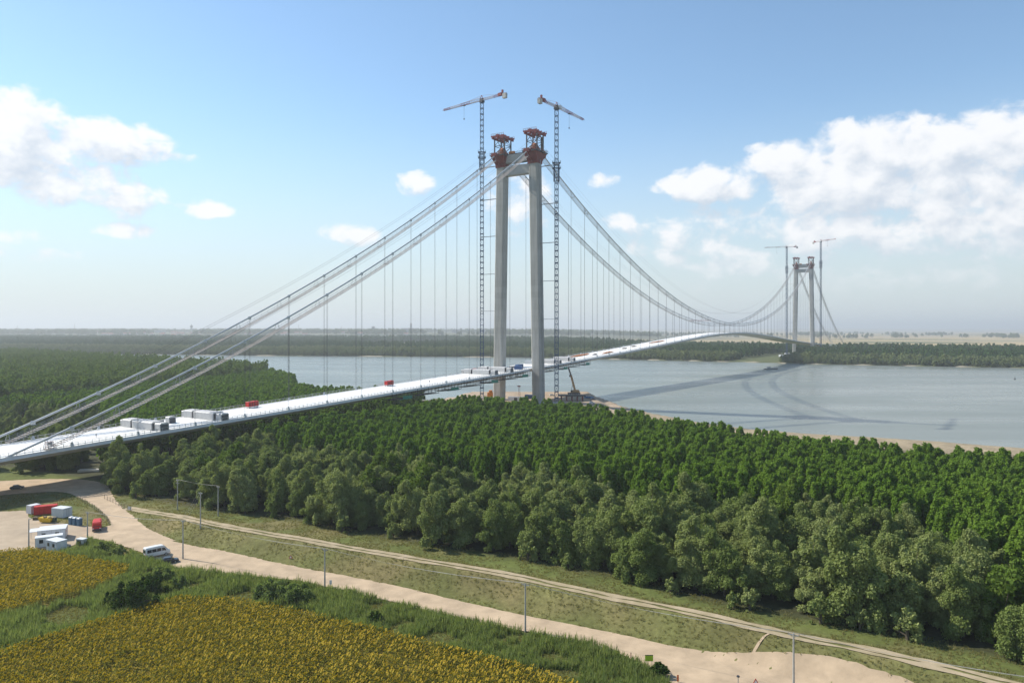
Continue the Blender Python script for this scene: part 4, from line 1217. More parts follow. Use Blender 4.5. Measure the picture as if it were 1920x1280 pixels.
W_M = [make_willow(100 + i, h, rc) for i, (h, rc) in enumerate(((13.5, 5.6), (15.5, 6.2), (12.0, 5.2), (14.5, 5.0), (16.5, 6.4)))]
P_M = [make_poplar(200 + i, h, rc) for i, (h, rc) in enumerate(((15.0, 2.7), (16.2, 2.9), (14.0, 2.6), (15.6, 3.1)))]
A_M = [make_willow(300 + i, h, rc, nl=26, dens=10, size=.46, m=L_ash) for i, (h, rc) in enumerate(((17.0, 5.8), (15.0, 5.2), (18.0, 5.4)))]
SH_M = [make_willow(350 + i, h, rc, nl=12, dens=13, size=.36, m=L_willow, low=.02) for i, (h, rc) in enumerate(((5.2, 2.6), (6.4, 3.0)))]
T_M = [make_willow(400 + i, h, rc, nl=22, dens=3.0, size=.95, m=L_tall) for i, (h, rc) in enumerate(((21, 5.6), (23, 6.0), (19, 5.2)))]
Y_M = [make_poplar(450 + i, h, rc, dens=4.0, size=.75, m=L_poplar, nl=14) for i, (h, rc) in enumerate(((13, 2.8), (14.2, 3.0)))]
FW_M = [far_tree(500 + i, h, rc, L_farw, 'w') for i, (h, rc) in enumerate(((13, 6.2), (15.5, 7.0), (11, 5.6)))]
FP_M = [far_tree(550 + i, h, rc, L_farp, 'p') for i, (h, rc) in enumerate(((20, 4.6), (22, 5.0), (18, 4.4)))]

def plant(name, meshes, x, y, sc, rz, label, cat, group, z=None):
    root = thing(name, label, cat, (x, y, (gh(x, y) if z is None else z) - .05), rz, group)
    root.scale = (sc[0], sc[0], sc[1]) if isinstance(sc, tuple) else (sc, sc, sc)
    for nm, me in zip(('crown', 'trunk'), meshes):
        o = bpy.data.objects.new(nm, me); COL.objects.link(o); o.parent = root
    return root

def scatter(name, pts, scl, rot, meshes, label, cat=None):
    """one mass (kind stuff): points instanced with a few source meshes"""
    n = len(pts)
    me = bpy.data.meshes.new(name)
    me.vertices.add(n); me.vertices.foreach_set('co', np.asarray(pts, np.float32).ravel())
    for nm, ty, data in (('sc', 'FLOAT', np.asarray(scl, np.float32)), ('rz', 'FLOAT', np.asarray(rot, np.float32)), ('vi', 'INT', nrs.randint(0, len(meshes), n).astype(np.int32))):
        at2 = me.attributes.new(nm, ty, 'POINT'); at2.data.foreach_set('value', data)
    o = bpy.data.objects.new(name, me); COL.objects.link(o)
    g = bpy.data.node_groups.new(name, 'GeometryNodeTree')
    g.interface.new_socket('Geometry', in_out='INPUT', socket_type='NodeSocketGeometry'); g.interface.new_socket('Geometry', in_out='OUTPUT', socket_type='NodeSocketGeometry')
    gi, go = nd(g, 'NodeGroupInput'), nd(g, 'NodeGroupOutput')
    jn = nd(g, 'GeometryNodeJoinGeometry')
    for m_ in meshes:
        src = bpy.data.objects.new(name + '_source', m_)
        oi = nd(g, 'GeometryNodeObjectInfo'); oi.inputs['Object'].default_value = src; oi.inputs['As Instance'].default_value = True
        g.links.new(oi.outputs['Geometry'], jn.inputs[0])
    ip = nd(g, 'GeometryNodeInstanceOnPoints'); ip.inputs['Pick Instance'].default_value = True
    def na_(nm, ty):
        q = nd(g, 'GeometryNodeInputNamedAttribute'); q.data_type = ty; q.inputs[0].default_value = nm; return q.outputs[0]
    cx = nd(g, 'ShaderNodeCombineXYZ'); g.links.new(na_('rz', 'FLOAT'), cx.inputs[2])
    g.links.new(gi.outputs[0], ip.inputs['Points']); g.links.new(jn.outputs[0], ip.inputs['Instance'])
    g.links.new(na_('vi', 'INT'), ip.inputs['Instance Index']); g.links.new(cx.outputs[0], ip.inputs['Rotation']); g.links.new(na_('sc', 'FLOAT'), ip.inputs['Scale'])
    g.links.new(ip.outputs[0], go.inputs[0])
    md = o.modifiers.new('scatter', 'NODES'); md.node_group = g
    return tag(o, label, cat, kind='stuff')

def jgrid(x0, x1, y0, y1, sp, jit, r, ang=0.0):
    nx_, ny_ = int((x1 - x0) * 1.5 / sp) + 2, int((y1 - y0) * 1.5 / sp) + 2
    i, j = np.meshgrid(np.arange(-nx_ // 2, nx_ // 2 + 1), np.arange(-ny_ // 2, ny_ // 2 + 1))
    x = i.ravel() * sp + r.uniform(-jit, jit, i.size) * sp; y = j.ravel() * sp + r.uniform(-jit, jit, i.size) * sp
    c, s = math.cos(ang), math.sin(ang)
    X = (x0 + x1) / 2 + x * c - y * s; Y = (y0 + y1) / 2 + x * s + y * c
    m = (X > x0) & (X < x1) & (Y > y0) & (Y < y1)
    return X[m], Y[m]

def bp_of(X, Y):
    dx, dy = X - B0.x, Y - B0.y
    return dx * BD.x + dy * BD.y, dx * BP.x + dy * BP.y      # s, p
rt = np.random.RandomState(5)
bk_px = [(120, 830), (260, 830), (480, 806), (640, 834), (830, 858), (1050, 874), (1180, 892), (1300, 914), (1480, 914), (1650, 930), (1780, 964), (1920, 1024), (2150, 1120)]
BK = [tuple(G(x, y, 13.5)) for x, y in bk_px]
BKx = [q[0] for q in BK]; BKy = [q[1] for q in BK]
# --- willow belt behind the dike
X, Y = jgrid(-210, 240, 60, 330, 6.9, .42, rt, .4)
f0 = np.interp(X, TLx, TLy); b0 = np.maximum(np.interp(X, BKx, BKy), f0 + 16)
s_, p_ = bp_of(X, Y)
m = (Y > f0 + 4.2) & (Y < b0) & ((p_ > 21) | ((p_ < -19) & (Y > 290))) & (X / Y < 1.25)
X, Y, f0 = X[m], Y[m], f0[m]
dark_px = [(430, 870), (405, 880), (700, 850), (640, 820), (750, 910), (690, 905), (780, 930), (720, 890), (800, 900), (660, 860), (860, 880), (940, 880), (1440, 990), (1470, 960), (1900, 1100)]
dark_xy = [G(x, y, 9.0) for x, y in dark_px]
order = np.argsort(Y)
for i in order:
    x, y = float(X[i]), float(Y[i])
    if x / y > .76: continue
    dk = min(math.hypot(x - q.x, y - q.y) for q in dark_xy) < 4.5
    rz = rt.uniform(0, 6.28)
    if dk:
        plant('broadleaf_tree', A_M[rt.randint(3)], x, y, (rt.uniform(.8, 1.0), rt.uniform(.8, 1.05)), rz, 'dark green broadleaf tree standing among the grey green willows', 'tree', 'dark broadleaf trees in the willow belt')
    else:
        front = y - f0[i] < 9
        s = rt.uniform(.58, 1.08)
        plant('willow_tree', W_M[rt.randint(5)], x, y, (s, s * rt.uniform(.78, 1.1)), rz,
              'grey green willow at the edge of the belt facing the dike' if front else 'grey green willow inside the belt behind the dike', 'tree', 'willows along the dike' if front else 'willows inside the belt')
m = X / Y > .76; n = int(m.sum())
scatter('willow_wood', np.stack([X[m], Y[m], height(X[m], Y[m]) - .05], 1), rt.uniform(.6, 1.05, n), rt.uniform(0, 6.28, n), [a for a, b in W_M], 'grey green willow wood carrying on along the dike')
# low willow bushes on the edge of the belt
for (x, y) in ((505, 975), (640, 1003), (735, 1015), (810, 1030), (990, 1058), (1065, 1072), (1260, 1120), (1380, 1148), (1410, 1152), (1545, 1178), (1620, 1190), (1710, 1210), (250, 940), (1180, 1098)):
    q = G(x, y - 4)
    plant('willow_bush', SH_M[rt.randint(2)], q.x, q.y + 1.5, rt.uniform(.6, 1.0), rt.uniform(0, 6), 'low rounded willow bush at the grassy foot of the belt', 'bush', 'willow bushes at the foot of the belt')
# --- poplar plantation between the willows and the river
pb_px = [(200, 800), (420, 792), (540, 768), (740, 748), (860, 744), (1000, 752), (1180, 775), (1360, 803), (1400, 812), (1650, 834), (1920, 857), (2200, 880)]
PB = [tuple(G(x, y, 14)) for x, y in pb_px]
PBx = [q[0] for q in PB]; PBy = [q[1] for q in PB]
X, Y = jgrid(-140, 330, 90, 480, 4.3, .22, rt, .62)
f0 = np.maximum(np.interp(X, BKx, BKy), np.interp(X, TLx, TLy) + 16) + 4
s_, p_ = bp_of(X, Y)
m = (Y > f0) & (Y < np.interp(X, PBx, PBy)) & (p_ > 20.5) & (X / Y < 1.15)
X, Y = X[m], Y[m]
vis = np.argsort(np.hypot(X, Y) + np.where(np.abs(X / Y) > .7, 1000, 0))
Z = height(X, Y) - .05
ind = set(vis[:300].tolist())
for i in vis[:300]:
    s = rt.uniform(.82, 1.05)
    plant('poplar_tree', P_M[rt.randint(4)], float(X[i]), float(Y[i]), (s * 1.02, s), rt.uniform(0, 6.28), 'fresh green plantation poplar close behind the willow belt', 'tree', 'poplars of the riverside plantation', z=float(Z[i]))
rest = np.array([i for i in range(len(X)) if i not in ind])
scatter('poplar_plantation', np.stack([X[rest], Y[rest], Z[rest]], 1), rt.uniform(.8, 1.08, len(rest)), rt.uniform(0, 6.28, len(rest)), [a for a, b in P_M], 'dense fresh green poplar plantation reaching back to the river bank')
# --- beyond the bridge, left: young poplars, willows, tall wood
tf_px = [(-500, 850), (0, 778), (200, 754), (400, 729), (530, 716), (560, 700)]
TF = [tuple(G(x, y)) for x, y in tf_px]; TFx = [q[0] for q in TF]; TFy = [q[1] for q in TF]
X, Y = jgrid(-420, -60, 240, 800, 4.8, .25, rt, .62)
s_, p_ = bp_of(X, Y); dn_ = (np.interp(X, nbx, nby) - Y) * .8
wz = in_poly(X, Y, [tuple(G(x, y, 8)) for x, y in ((-400, 900), (-400, 760), (40, 762), (190, 772), (235, 815), (100, 870))])
m = (p_ < -21) & (Y < np.interp(X, TFx, TFy) - 6) & (dn_ > 14) & (np.abs(X / Y) < 1.0) & (X < -70)
my = m & ~wz
n = int(my.sum())
scatter('young_poplar_wood', np.stack([X[my], Y[my], height(X[my], Y[my])], 1), rt.uniform(.8, 1.05, n), rt.uniform(0, 6.28, n), [a for a, b in Y_M], 'bright green young poplars behind the bridge deck')
mw = m & wz
for i in np.where(mw)[0][::7]:
    plant('pale_willow_tree', W_M[rt.randint(5)], float(X[i]), float(Y[i]), rt.uniform(.6, .85), rt.uniform(0, 6), 'pale yellow green willow behind the end of the deck', 'tree', 'willows behind the end of the deck')
X, Y = jgrid(-1400, -180, 440, 1350, 8.5, .36, rt, .3)
dn_ = (np.interp(X, nbx, nby) - Y) * .8
m = (Y > np.interp(X, TFx, TFy)) & (dn_ > 10) & (np.abs(X / Y) < 1.1); X, Y = X[m], Y[m]; n = len(X)
scatter('tall_riverside_wood', np.stack([X, Y, height(X, Y)], 1), rt.uniform(.78, 1.08, n), rt.uniform(0, 6.28, n), [a for a, b in T_M], 'tall dark green wood on the near bank left of the bridge')
# --- far bank
def far_clear(X, Y):
    s, p = bp_of(X, Y); return ((np.abs(p + 25) < 45) & (s > 600) & (s < 1180)) | ((np.abs(p) < 26) & (s > 1100) & (s < 1700))
X, Y = jgrid(-1700, 1500, 700, 2400, 8.5, .38, rt, .2)
d_ = (Y - np.interp(X, fbx, fby)) * .85; wid = np.interp(X, (-1000, 0, 400, 700), (230, 200, 120, 70))
m = (d_ > 9) & (d_ < wid) & (np.abs(X / Y) < .95) & ~far_clear(X, Y); X, Y, d_ = X[m], Y[m], d_[m]; n = len(X)
scatter('far_bank_willows', np.stack([X, Y, height(X, Y) - .2], 1), rt.uniform(.65, 1.1, n) * np.clip(.6 + d_ / 60, .6, 1), rt.uniform(0, 6.28, n), FW_M, 'grey green willow wood lining the far river bank')
X, Y = jgrid(-3600, 2100, 1000, 4300, 15, .34, rt, .2)
d_ = (Y - np.interp(X, fbx, fby)) * .85; wid = np.interp(X, (-1000, 0, 400, 700), (235, 205, 125, 75))
back = np.interp(X / Y, (-.7, -.1, .1, .18, .3, .5, .7), (3700, 3500, 2700, 2250, 1950, 1750, 1600))
gap = vnoise(X, Y, 330, 77)
m = (d_ > wid) & (Y < back) & (np.abs(X / Y) < .82) & ~far_clear(X, Y) & ((gap > .2) | (Y < 2000)); X, Y = X[m], Y[m]; n = len(X)
scatter('far_poplar_wood', np.stack([X, Y, height(X, Y) - .2], 1), rt.uniform(.8, 1.15, n) * np.where(Y > 2400, 1.15, 1), rt.uniform(0, 6.28, n), FP_M, 'dark green poplar wood behind the far bank willows')
X, Y = jgrid(-5200, 3800, 4300, 7600, 44, .45, rt, .1)
m = (vnoise(X, Y, 300, 78) > .42) & ((X < 900) | (vnoise(X, Y, 150, 79) > .72)); X, Y = X[m], Y[m]; n = len(X)
scatter('town_trees', np.stack([X, Y, height(X, Y) - .2], 1), rt.uniform(1.2, 2.1, n), rt.uniform(0, 6.28, n), FW_M, 'hazy belts of trees round the distant town')
# --- the distant town
M_roof = mat('clay_roof', (.30, .13, .09), .9, var=.2); M_wall = mat('pale_render', (.55, .52, .48), .9, var=.1, scale=.05); M_win = mat('far_window', (.07, .08, .09), .3)
def house(x, y, w, d, h, rz, label, group):
    o = thing('town_house', label, 'house', (x, y, gh(x, y) - .3), rz, group)
    mb = MB(); mb.box((0, 0, h / 2), (w, d, h)); mb.build('wall', M_wall, o)
    mb = MB(); mb.add([(-w / 2 - .5, -d / 2 - .5, h), (w / 2 + .5, -d / 2 - .5, h), (w / 2 + .5, d / 2 + .5, h), (-w / 2 - .5, d / 2 + .5, h), (-w / 2 - .5, 0, h + d * .4), (w / 2 + .5, 0, h + d * .4)],
                      [(0, 1, 5, 4), (2, 3, 4, 5), (0, 4, 3), (1, 2, 5), (0, 3, 2, 1)]); mb.build('roof', M_roof, o)
for k in range(46):
    u = rt.uniform(-.70, .05) if k > 16 else rt.uniform(-.56, -.43); yy = rt.uniform(4250, 5200) if k > 16 else rt.uniform(4150, 4500)
    house(u * yy, yy, rt.uniform(18, 40), rt.uniform(10, 14), rt.uniform(5, 9), rt.uniform(-.3, .3), 'small red roofed house in the hazy distant town', 'red roofed houses of the distant town')
def block(u, yy, w, h, d, label, fl=None):
    x = u * yy; o = thing('apartment_block', label, 'building', (x, yy, gh(x, yy) - .5), rt.uniform(-.1, .1))
    mb = MB(); mb.box((0, 0, h / 2), (w, d, h)); mb.build('wall', M_wall, o)
    n = max(2, int(h / 6)); mb = MB()
    for k in range(n): mb.box((0, -d / 2 - .1, 3 + k * 6), (w * .9, .3, 2.4))
    mb.build('window_band', M_win, o); mb = MB(); mb.box((0, 0, h + 1), (w * .3, d * .5, 2.4)); mb.build('roof_housing', M_wall, o)
for (x, w, h, lb) in ((770, 110, 34, 'wide pale block with a tower, tallest of the distant town'), (700, 22, 46, 'slim grey tower block left of the wide pale block'), (722, 40, 28, 'low pale block beside the slim tower block'),
                      (855, 60, 26, 'pinkish block right of the wide pale block'), (500, 40, 24, 'pale block behind the second main cable'), (300, 70, 20, 'long low block above the red roofs'), (80, 80, 22, 'long hazy block at the edge of the town'), (610, 50, 20, 'low hazy block behind the hangers'), (905, 40, 24, 'hazy block beside the left tower leg')):
    block((x - 960) / F, 5200, w, h, 16, lb)
yy = 5200; x = (770 - 960) / F * yy; o = thing('church_tower', 'square tower rising from the wide pale block in the town', 'tower', (x, yy + 20, gh(x, yy + 20)))
mb = MB(); mb.box((0, 0, 32), (12, 12, 64)); mb.build('wall', M_wall, o); mb = MB(); mb.tube([(0, 0, 64), (0, 0, 70)], [7, .5], 6); mb.build('roof', M_roof, o)
yy = 5000; x = (359 - 960) / F * yy; o = thing('water_tower', 'dark water tower with a domed tank above the distant town', 'tower', (x, yy, gh(x, yy)))
mb = MB(); mb.tube([(0, 0, 0), (0, 0, 36)], [5, 4], 10); mb.build('shaft', M_wall, o); mb = MB(); mb.tube([(0, 0, 36), (0, 0, 40), (0, 0, 50), (0, 0, 54), (0, 0, 62)], [4, 9, 9, 3, .4], 12); mb.build('tank', M_concd, o)
for k, x in enumerate((33, 140, 390, 445, 465, 560, 640, 1010)):
    yy = 4900; o = thing('chimney_stack', 'thin chimney or mast standing above the hazy town', 'chimney', ((x - 960) / F * yy, yy, gh((x - 960) / F * yy, yy)), 0, 'thin masts of the distant town')
    mb = MB(); mb.tube([(0, 0, 0), (0, 0, rt.uniform(48, 62))], [1.8, .9], 6); mb.build('shaft', M_concd, o)

# ---------------------------------------------------------------- vehicles
def wheels(o, xs_, w, r, hub=True):
    for x in xs_:
        for sg in (-1, 1):
            mb = MB(); mb.tube([(x, sg * w - .1, r), (x, sg * w + .1, r)], r, 14); t_ = mb.build('wheel', M_tyre, o)
            mb = MB(); mb.tube([(x, sg * (w + .105) - .01, r), (x, sg * (w + .105) + .012, r)], r * .58, 10); mb.build('rim', M_grey, t_)

def shell(rows):
    """loft: rows of (x, half width, z) closed across -> body from side profile stations: list of [ (x, [(hw, z)...]) ]"""
    mb = MB(); n = len(rows[0][1]); 
    for x, sec in rows:
        for hw_, z in sec: mb.v.append((x, hw_, z))
        for hw_, z in reversed(sec): mb.v.append((x, -hw_, z))
    k = 2 * n
    for i in range(len(rows) - 1):
        for j in range(k):
            mb.f.append((i * k + j, i * k + (j + 1) % k, (i + 1) * k + (j + 1) % k, (i + 1) * k + j)); mb.m.append(0)
    mb.f.append(tuple(range(k))); mb.m.append(0); mb.f.append(tuple(range((len(rows) - 1) * k, len(rows) * k))); mb.m.append(0)
    return mb

def minibus(loc, rz, label):
    o = thing('minibus', label, 'minibus', loc, rz)
    S_ = lambda x, w, zb, zm, zt: (x, [(w * .96, zb), (w, zm), (w * .97, (zm + zt) / 2), (w * .88, zt - .12), (w * .74, zt)])
    rows = [S_(-2.95, .93, .5, .95, 2.5), S_(-2.8, .99, .42, 1.0, 2.62), S_(0, 1.0, .40, 1.0, 2.64), S_(1.3, 1.0, .40, 1.0, 2.58), S_(1.55, 1.0, .4, 1.0, 2.45),
            S_(2.25, .98, .4, .98, 1.55), S_(2.85, .92, .42, .9, 1.22), S_(3.0, .8, .5, .8, 1.0)]
    b = shell(rows).build('body', M_wbody, o, bevel=0)
    for sg in (-1, 1):
        for x0, x1 in ((-2.6, -1.55), (-1.45, -.4), (-.3, .75)):
            mb = MB(); mb.add([(x0, sg * 1.003, 1.35), (x1, sg * 1.003, 1.35), (x1, sg * .955, 2.12), (x0, sg * .955, 2.12), (x0, sg * .93, 1.35), (x1, sg * .93, 1.35), (x1, sg * .88, 2.12), (x0, sg * .88, 2.12)],
                              [(0, 1, 2, 3), (4, 7, 6, 5), (0, 4, 5, 1), (3, 2, 6, 7), (0, 3, 7, 4), (1, 5, 6, 2)]); mb.build('window', M_glass, o)
        mb = MB(); mb.prism([(.9, sg * .985, 1.35), (1.95, sg * .985, 1.35), (1.55, sg * .94, 2.02), (.9, sg * .945, 2.1)], (0, sg * .03, 0)); mb.build('window', M_glass, o)
        mb = MB(); mb.box((2.86, sg * .68, .88), (.16, .36, .24)); mb.build('headlight', M_cabin, o)
        mb = MB(); mb.box((1.7, sg * 1.12, 1.45), (.12, .2, .28)); mb.build('mirror', M_dark, o)
        mb = MB(); mb.box((-2.96, sg * .8, 1.1), (.06, .14, .5)); mb.build('tail_light', M_red, o)
    mb = MB(); mb.add([(1.62, -.84, 2.36), (1.62, .84, 2.36), (2.28, .92, 1.58), (2.28, -.92, 1.58), (1.58, -.8, 2.3), (1.58, .8, 2.3), (2.2, .88, 1.5), (2.2, -.88, 1.5)], [(0, 1, 2, 3), (4, 7, 6, 5), (0, 4, 5, 1), (3, 2, 6, 7), (0, 3, 7, 4), (1, 5, 6, 2)])
    mb.build('windscreen', M_glass, o)
    mb = MB(); mb.box((-2.965, 0, 1.75), (.05, 1.5, .8)); mb.build('rear_window', M_glass, o)
    mb = MB(); mb.box((2.92, 0, .5), (.2, 1.7, .22)); mb.box((-2.95, 0, .5), (.16, 1.8, .2)); mb.build('bumper', M_dark, o)
    wheels(o, (-1.75, 1.85), .9, .36)

def car(loc, rz, m, label, wname='car'):
    o = thing(wname, label, 'car', loc, rz)
    S_ = lambda x, w, zb, zm, zt: (x, [(w * .94, zb), (w, zm), (w * .97, zt - .06), (w * .88, zt)])
    rows = [S_(-2.15, .72, .42, .6, .86), S_(-2.0, .84, .3, .62, .98), S_(-1.0, .88, .26, .6, 1.0), S_(.9, .88, .26, .6, .98), S_(1.9, .82, .3, .58, .84), S_(2.15, .66, .42, .55, .7)]
    shell(rows).build('body', m, o)
    T_ = lambda x, w, z: (x, [(w, .95), (w * .93, (.95 + z) / 2), (w * .82, z)])
    shell([T_(-1.75, .76, .99), T_(-1.1, .8, 1.42), T_(-.2, .8, 1.48), T_(.35, .8, 1.42), T_(1.15, .78, .98)]).build('greenhouse', M_glass, o)
    shell([(-1.15, [(.62, 1.42), (.6, 1.47)]), (-.2, [(.66, 1.475), (.62, 1.515)]), (.4, [(.62, 1.41), (.6, 1.455)])]).build('roof', m, o)
    for sg in (-1, 1):
        mb = MB(); mb.box((2.05, sg * .55, .66), (.12, .3, .14)); mb.build('headlight', M_cabin, o)
        mb = MB(); mb.box((-2.1, sg * .6, .76), (.08, .26, .14)); mb.build('tail_light', M_red, o)
    wheels(o, (-1.3, 1.3), .78, .31)
    return o

def heading(a, b):
    d = G(*b) - G(*a); return math.atan2(d.y, d.x)
q = G(294, 1043); minibus((q.x, q.y, gh(q.x, q.y) + .13), heading((276, 1047), (313, 1039)), 'white minibus parked at the roadside reeds')
q = G(317, 1055); car((q.x, q.y, gh(q.x, q.y) + .06), heading((300, 1058), (332, 1053)), M_dbody, 'dark car parked in the weeds beside the minibus')
q = G(32, 917); car((q.x, q.y, gh(q.x, q.y) + .11), heading((20, 918), (46, 916)), M_dbody, 'dark car in the shade of the bridge deck on the side road')
def truck(loc, rz, label):
    o = thing('lorry', label, 'lorry', loc, rz)
    mb = MB(); mb.box((0, 0, .75), (6.4, .9, .25)); mb.build('chassis', M_dark, o)
    shell([(1.3, [(1.1, .7), (1.15, 1.5), (1.1, 2.5), (.95, 2.7)]), (2.7, [(1.1, .7), (1.15, 1.5), (1.08, 2.5), (.95, 2.66)]), (3.15, [(1.05, .6), (1.1, 1.4), (1.0, 2.2), (.9, 2.35)])]).build('cab', M_red, o)
    mb = MB(); mb.add([(2.82, -.92, 2.55), (2.82, .92, 2.55), (3.2, 1.0, 1.5), (3.2, -1.0, 1.5)], [(0, 1, 2, 3)]); mb.prism([(3.1, -.95, 1.5), (3.18, -.95, 1.5), (2.86, -.85, 2.5), (2.78, -.85, 2.5)], (0, 1.9, 0)); mb.build('windscreen', M_glass, o)
    mb = MB(); mb.box((-1.1, 0, 1.55), (4.2, 2.2, 1.3)); mb.box((-1.1, 0, 2.3), (3.8, 1.7, .3)); mb.build('body', M_red, o, bevel=.06)
    mb = MB(); mb.box((3.2, 0, .6), (.2, 2.2, .4)); mb.build('bumper', M_dark, o)
    for sg in (-1, 1):
        mb = MB(); mb.box((3.24, sg * .85, 1.0), (.1, .34, .22)); mb.build('headlight', M_cabin, o)
    wheels(o, (-2.2, 2.1), 1.0, .5)
q = G(182, 992); truck((q.x, q.y, gh(q.x, q.y) + .13), R(-62), 'red lorry parked nose out by the blue toilets')

# ---------------------------------------------------------------- site yard
def yard(name, px, label, cat, rz, group=None):
    q = G(*px); return thing(name, label, cat, (q.x, q.y, gh(q.x, q.y) + .10), rz, group)
o = yard('shipping_container', (63, 961), 'small white container left of the red container', 'container', R(65)); container(o, 3.0, 2.4, 2.5, M_cabin)
o = yard('shipping_container', (86, 962), 'red shipping container between two white ones', 'container', R(28)); container(o, 6.1, 2.4, 2.5, M_red)
o = yard('shipping_container', (116, 968), 'white container right of the red container', 'container', R(-18)); container(o, 4.6, 3.2, 2.7, M_cabin)
for i, x in enumerate((134, 141, 149)):
    o = yard('portable_toilet', (x, 983 + i * 1.2), 'blue portable toilet with a white roof beside the red lorry', 'toilet', R(-20), 'row of blue portable toilets')
    mb = MB(); mb.box((0, 0, 1.05), (1.1, 1.1, 2.1)); mb.build('cubicle', M_toilet, o, bevel=.03)
    mb = MB(); mb.add([(-.6, -.6, 2.1), (.6, -.6, 2.1), (.6, .6, 2.1), (-.6, .6, 2.1), (-.35, -.35, 2.35), (.35, -.35, 2.35), (.35, .35, 2.35), (-.35, .35, 2.35)], [(0, 1, 5, 4), (1, 2, 6, 5), (2, 3, 7, 6), (3, 0, 4, 7), (4, 5, 6, 7), (0, 3, 2, 1)]); mb.build('roof', M_wbody, o)
    mb = MB(); mb.box((0, -.57, 1.0), (.75, .05, 1.85)); mb.build('door', M_toilet, o)
o = yard('waste_skip', (88, 979), 'yellow waste skip standing in front of the containers', 'skip', R(-8))
mb = MB(); mb.add([(-1.6, -.8, .2), (1.6, -.8, .2), (1.6, .8, .2), (-1.6, .8, .2), (-2.2, -1.0, 1.5), (2.2, -1.0, 1.5), (2.2, 1.0, 1.5), (-2.2, 1.0, 1.5), (-2.0, -.85, 1.4), (2.0, -.85, 1.4), (2.0, .85, 1.4), (-2.0, .85, 1.4)],
                  [(3, 2, 1, 0), (0, 1, 5, 4), (1, 2, 6, 5), (2, 3, 7, 6), (3, 0, 4, 7), (4, 5, 9, 8), (5, 6, 10, 9), (6, 7, 11, 10), (7, 4, 8, 11), (8, 9, 10, 11)]); mb.build('hopper', M_yellow, o)
mb = MB()
for x in (-1.2, 0, 1.2): mb.box((x, -.93, .8), (.1, .12, 1.1))
mb.build('rib', M_yellow, o)
mb = MB()
for k in range(6): mb.box((rnd.uniform(-1.5, 1.5), rnd.uniform(-.5, .5), 1.5), (.6, .5, .4), rz=rnd.uniform(0, 2))
mb.build('rubble', M_wood, o)
o = yard('waste_bin', (101, 979), 'dark green bin beside the yellow skip', 'bin', R(-8))
mb = MB(); mb.box((0, 0, .75), (1.3, 1.1, 1.2)); mb.build('body', mat('bin_green', (.04, .07, .05), .6), o, bevel=.05); mb = MB(); mb.box((0, 0, 1.4), (1.4, 1.2, .12)); mb.build('lid', M_dark, o)
o = yard('pallet_stack', (67, 974), 'stack of grey pallets beside the yellow skip', 'pallets', R(10))
for k in range(5):
    mb = MB()
    for j in range(5): mb.box((0, -.5 + j * .25, .12 + k * .17), (1.3, .14, .03))
    for x in (-.55, 0, .55): mb.box((x, 0, .05 + k * .17), (.1, 1.15, .1))
    mb.build('pallet', M_wood, o)
def site_cabin(px, L_, W_, Hh, rz, label, awn=False):
    o = yard('site_cabin', px, label, 'cabin', rz, 'white site cabins in the yard')
    mb = MB(); mb.box((0, 0, Hh / 2 + .15), (L_, W_, Hh)); wl = mb.build('wall', M_cabin, o)
    mb = MB(); n = int(L_ / 1.0)
    for k in range(n + 1):
        for sg in (-1, 1): mb.box((-L_ / 2 + L_ * k / n, sg * (W_ / 2 + .01), Hh / 2 + .15), (.05, .03, Hh))
    mb.build('panel_joint', M_grey, wl)
    mb = MB(); mb.box((0, 0, Hh + .22), (L_ + .2, W_ + .2, .14)); mb.build('roof', M_cabin, o, bevel=.03)
    for (x, sg) in ((-L_ * .28, -1), (L_ * .2, -1)):
        mb = MB(); mb.box((x, sg * (W_ / 2 + .03), 1.65), (.9, .06, .9)); w_ = mb.build('window', M_glass, o)
        mb = MB(); mb.box((x, sg * (W_ / 2 + .05), 1.16), (1.0, .14, .06)); mb.build('sill', M_grey, w_)
    mb = MB(); mb.box((L_ / 2 + .02, 0, 1.2), (.06, .85, 2.0)); mb.build('door', M_wbody, o)
    mb = MB(); mb.box((-L_ / 2 - .02, 0, 1.65), (.06, .9, .9)); mb.build('window', M_glass, o)
    if awn:
        mb = MB(); mb.box((-L_ / 2 - 1.1, 0, Hh), (2.1, W_ * .8, .1)); mb.build('awning', M_cabin, o)
        for y in (-W_ * .36, W_ * .36):
            mb = MB(); mb.beam((-L_ / 2 - 2.05, y, 0), (-L_ / 2 - 2.05, y, Hh), .09); mb.build('awning_post', M_grey, o)
        mb = MB(); mb.box((L_ / 2 + .06, -W_ * .25, 1.95), (.04, .9, .7)); mb.build('notice_board', M_wbody, o); mb = MB(); mb.box((L_ / 2 + .09, -W_ * .25, 1.95), (.03, .6, .3)); mb.build('red_notice', M_red, o)
    return o
site_cabin((99, 1009), 6.4, 4.9, 2.6, R(25), 'largest white site cabin with an awning and a notice board', True)
site_cabin((92, 1023), 6.0, 2.4, 2.4, R(30), 'low white cabin squeezed between the two other cabins')
site_cabin((106, 1031), 4.6, 2.6, 2.5, R(-28), 'plain white cabin standing closest to the sunflower field')
o = yard('generator_box', (153, 1020), 'small white topped generator box by the concrete pole', 'generator', R(-15))
mb = MB(); mb.box((0, 0, .8), (2.2, 1.4, 1.3)); mb.build('housing', M_girder, o, bevel=.04); mb = MB(); mb.box((0, 0, 1.52), (2.4, 1.6, .12)); mb.build('lid', M_wbody, o)
mb = MB(); mb.box((-.2, -.73, .75), (1.2, .06, .8)); mb.build('grille', M_dark, o)
mb = MB(); mb.box((0, 0, .1), (2.0, .2, .2)); mb.build('skid', M_dark, o)
o = yard('girder_stack', (176, 884), 'pale steel girders stacked beside the deck shadow', 'girders', R(12))
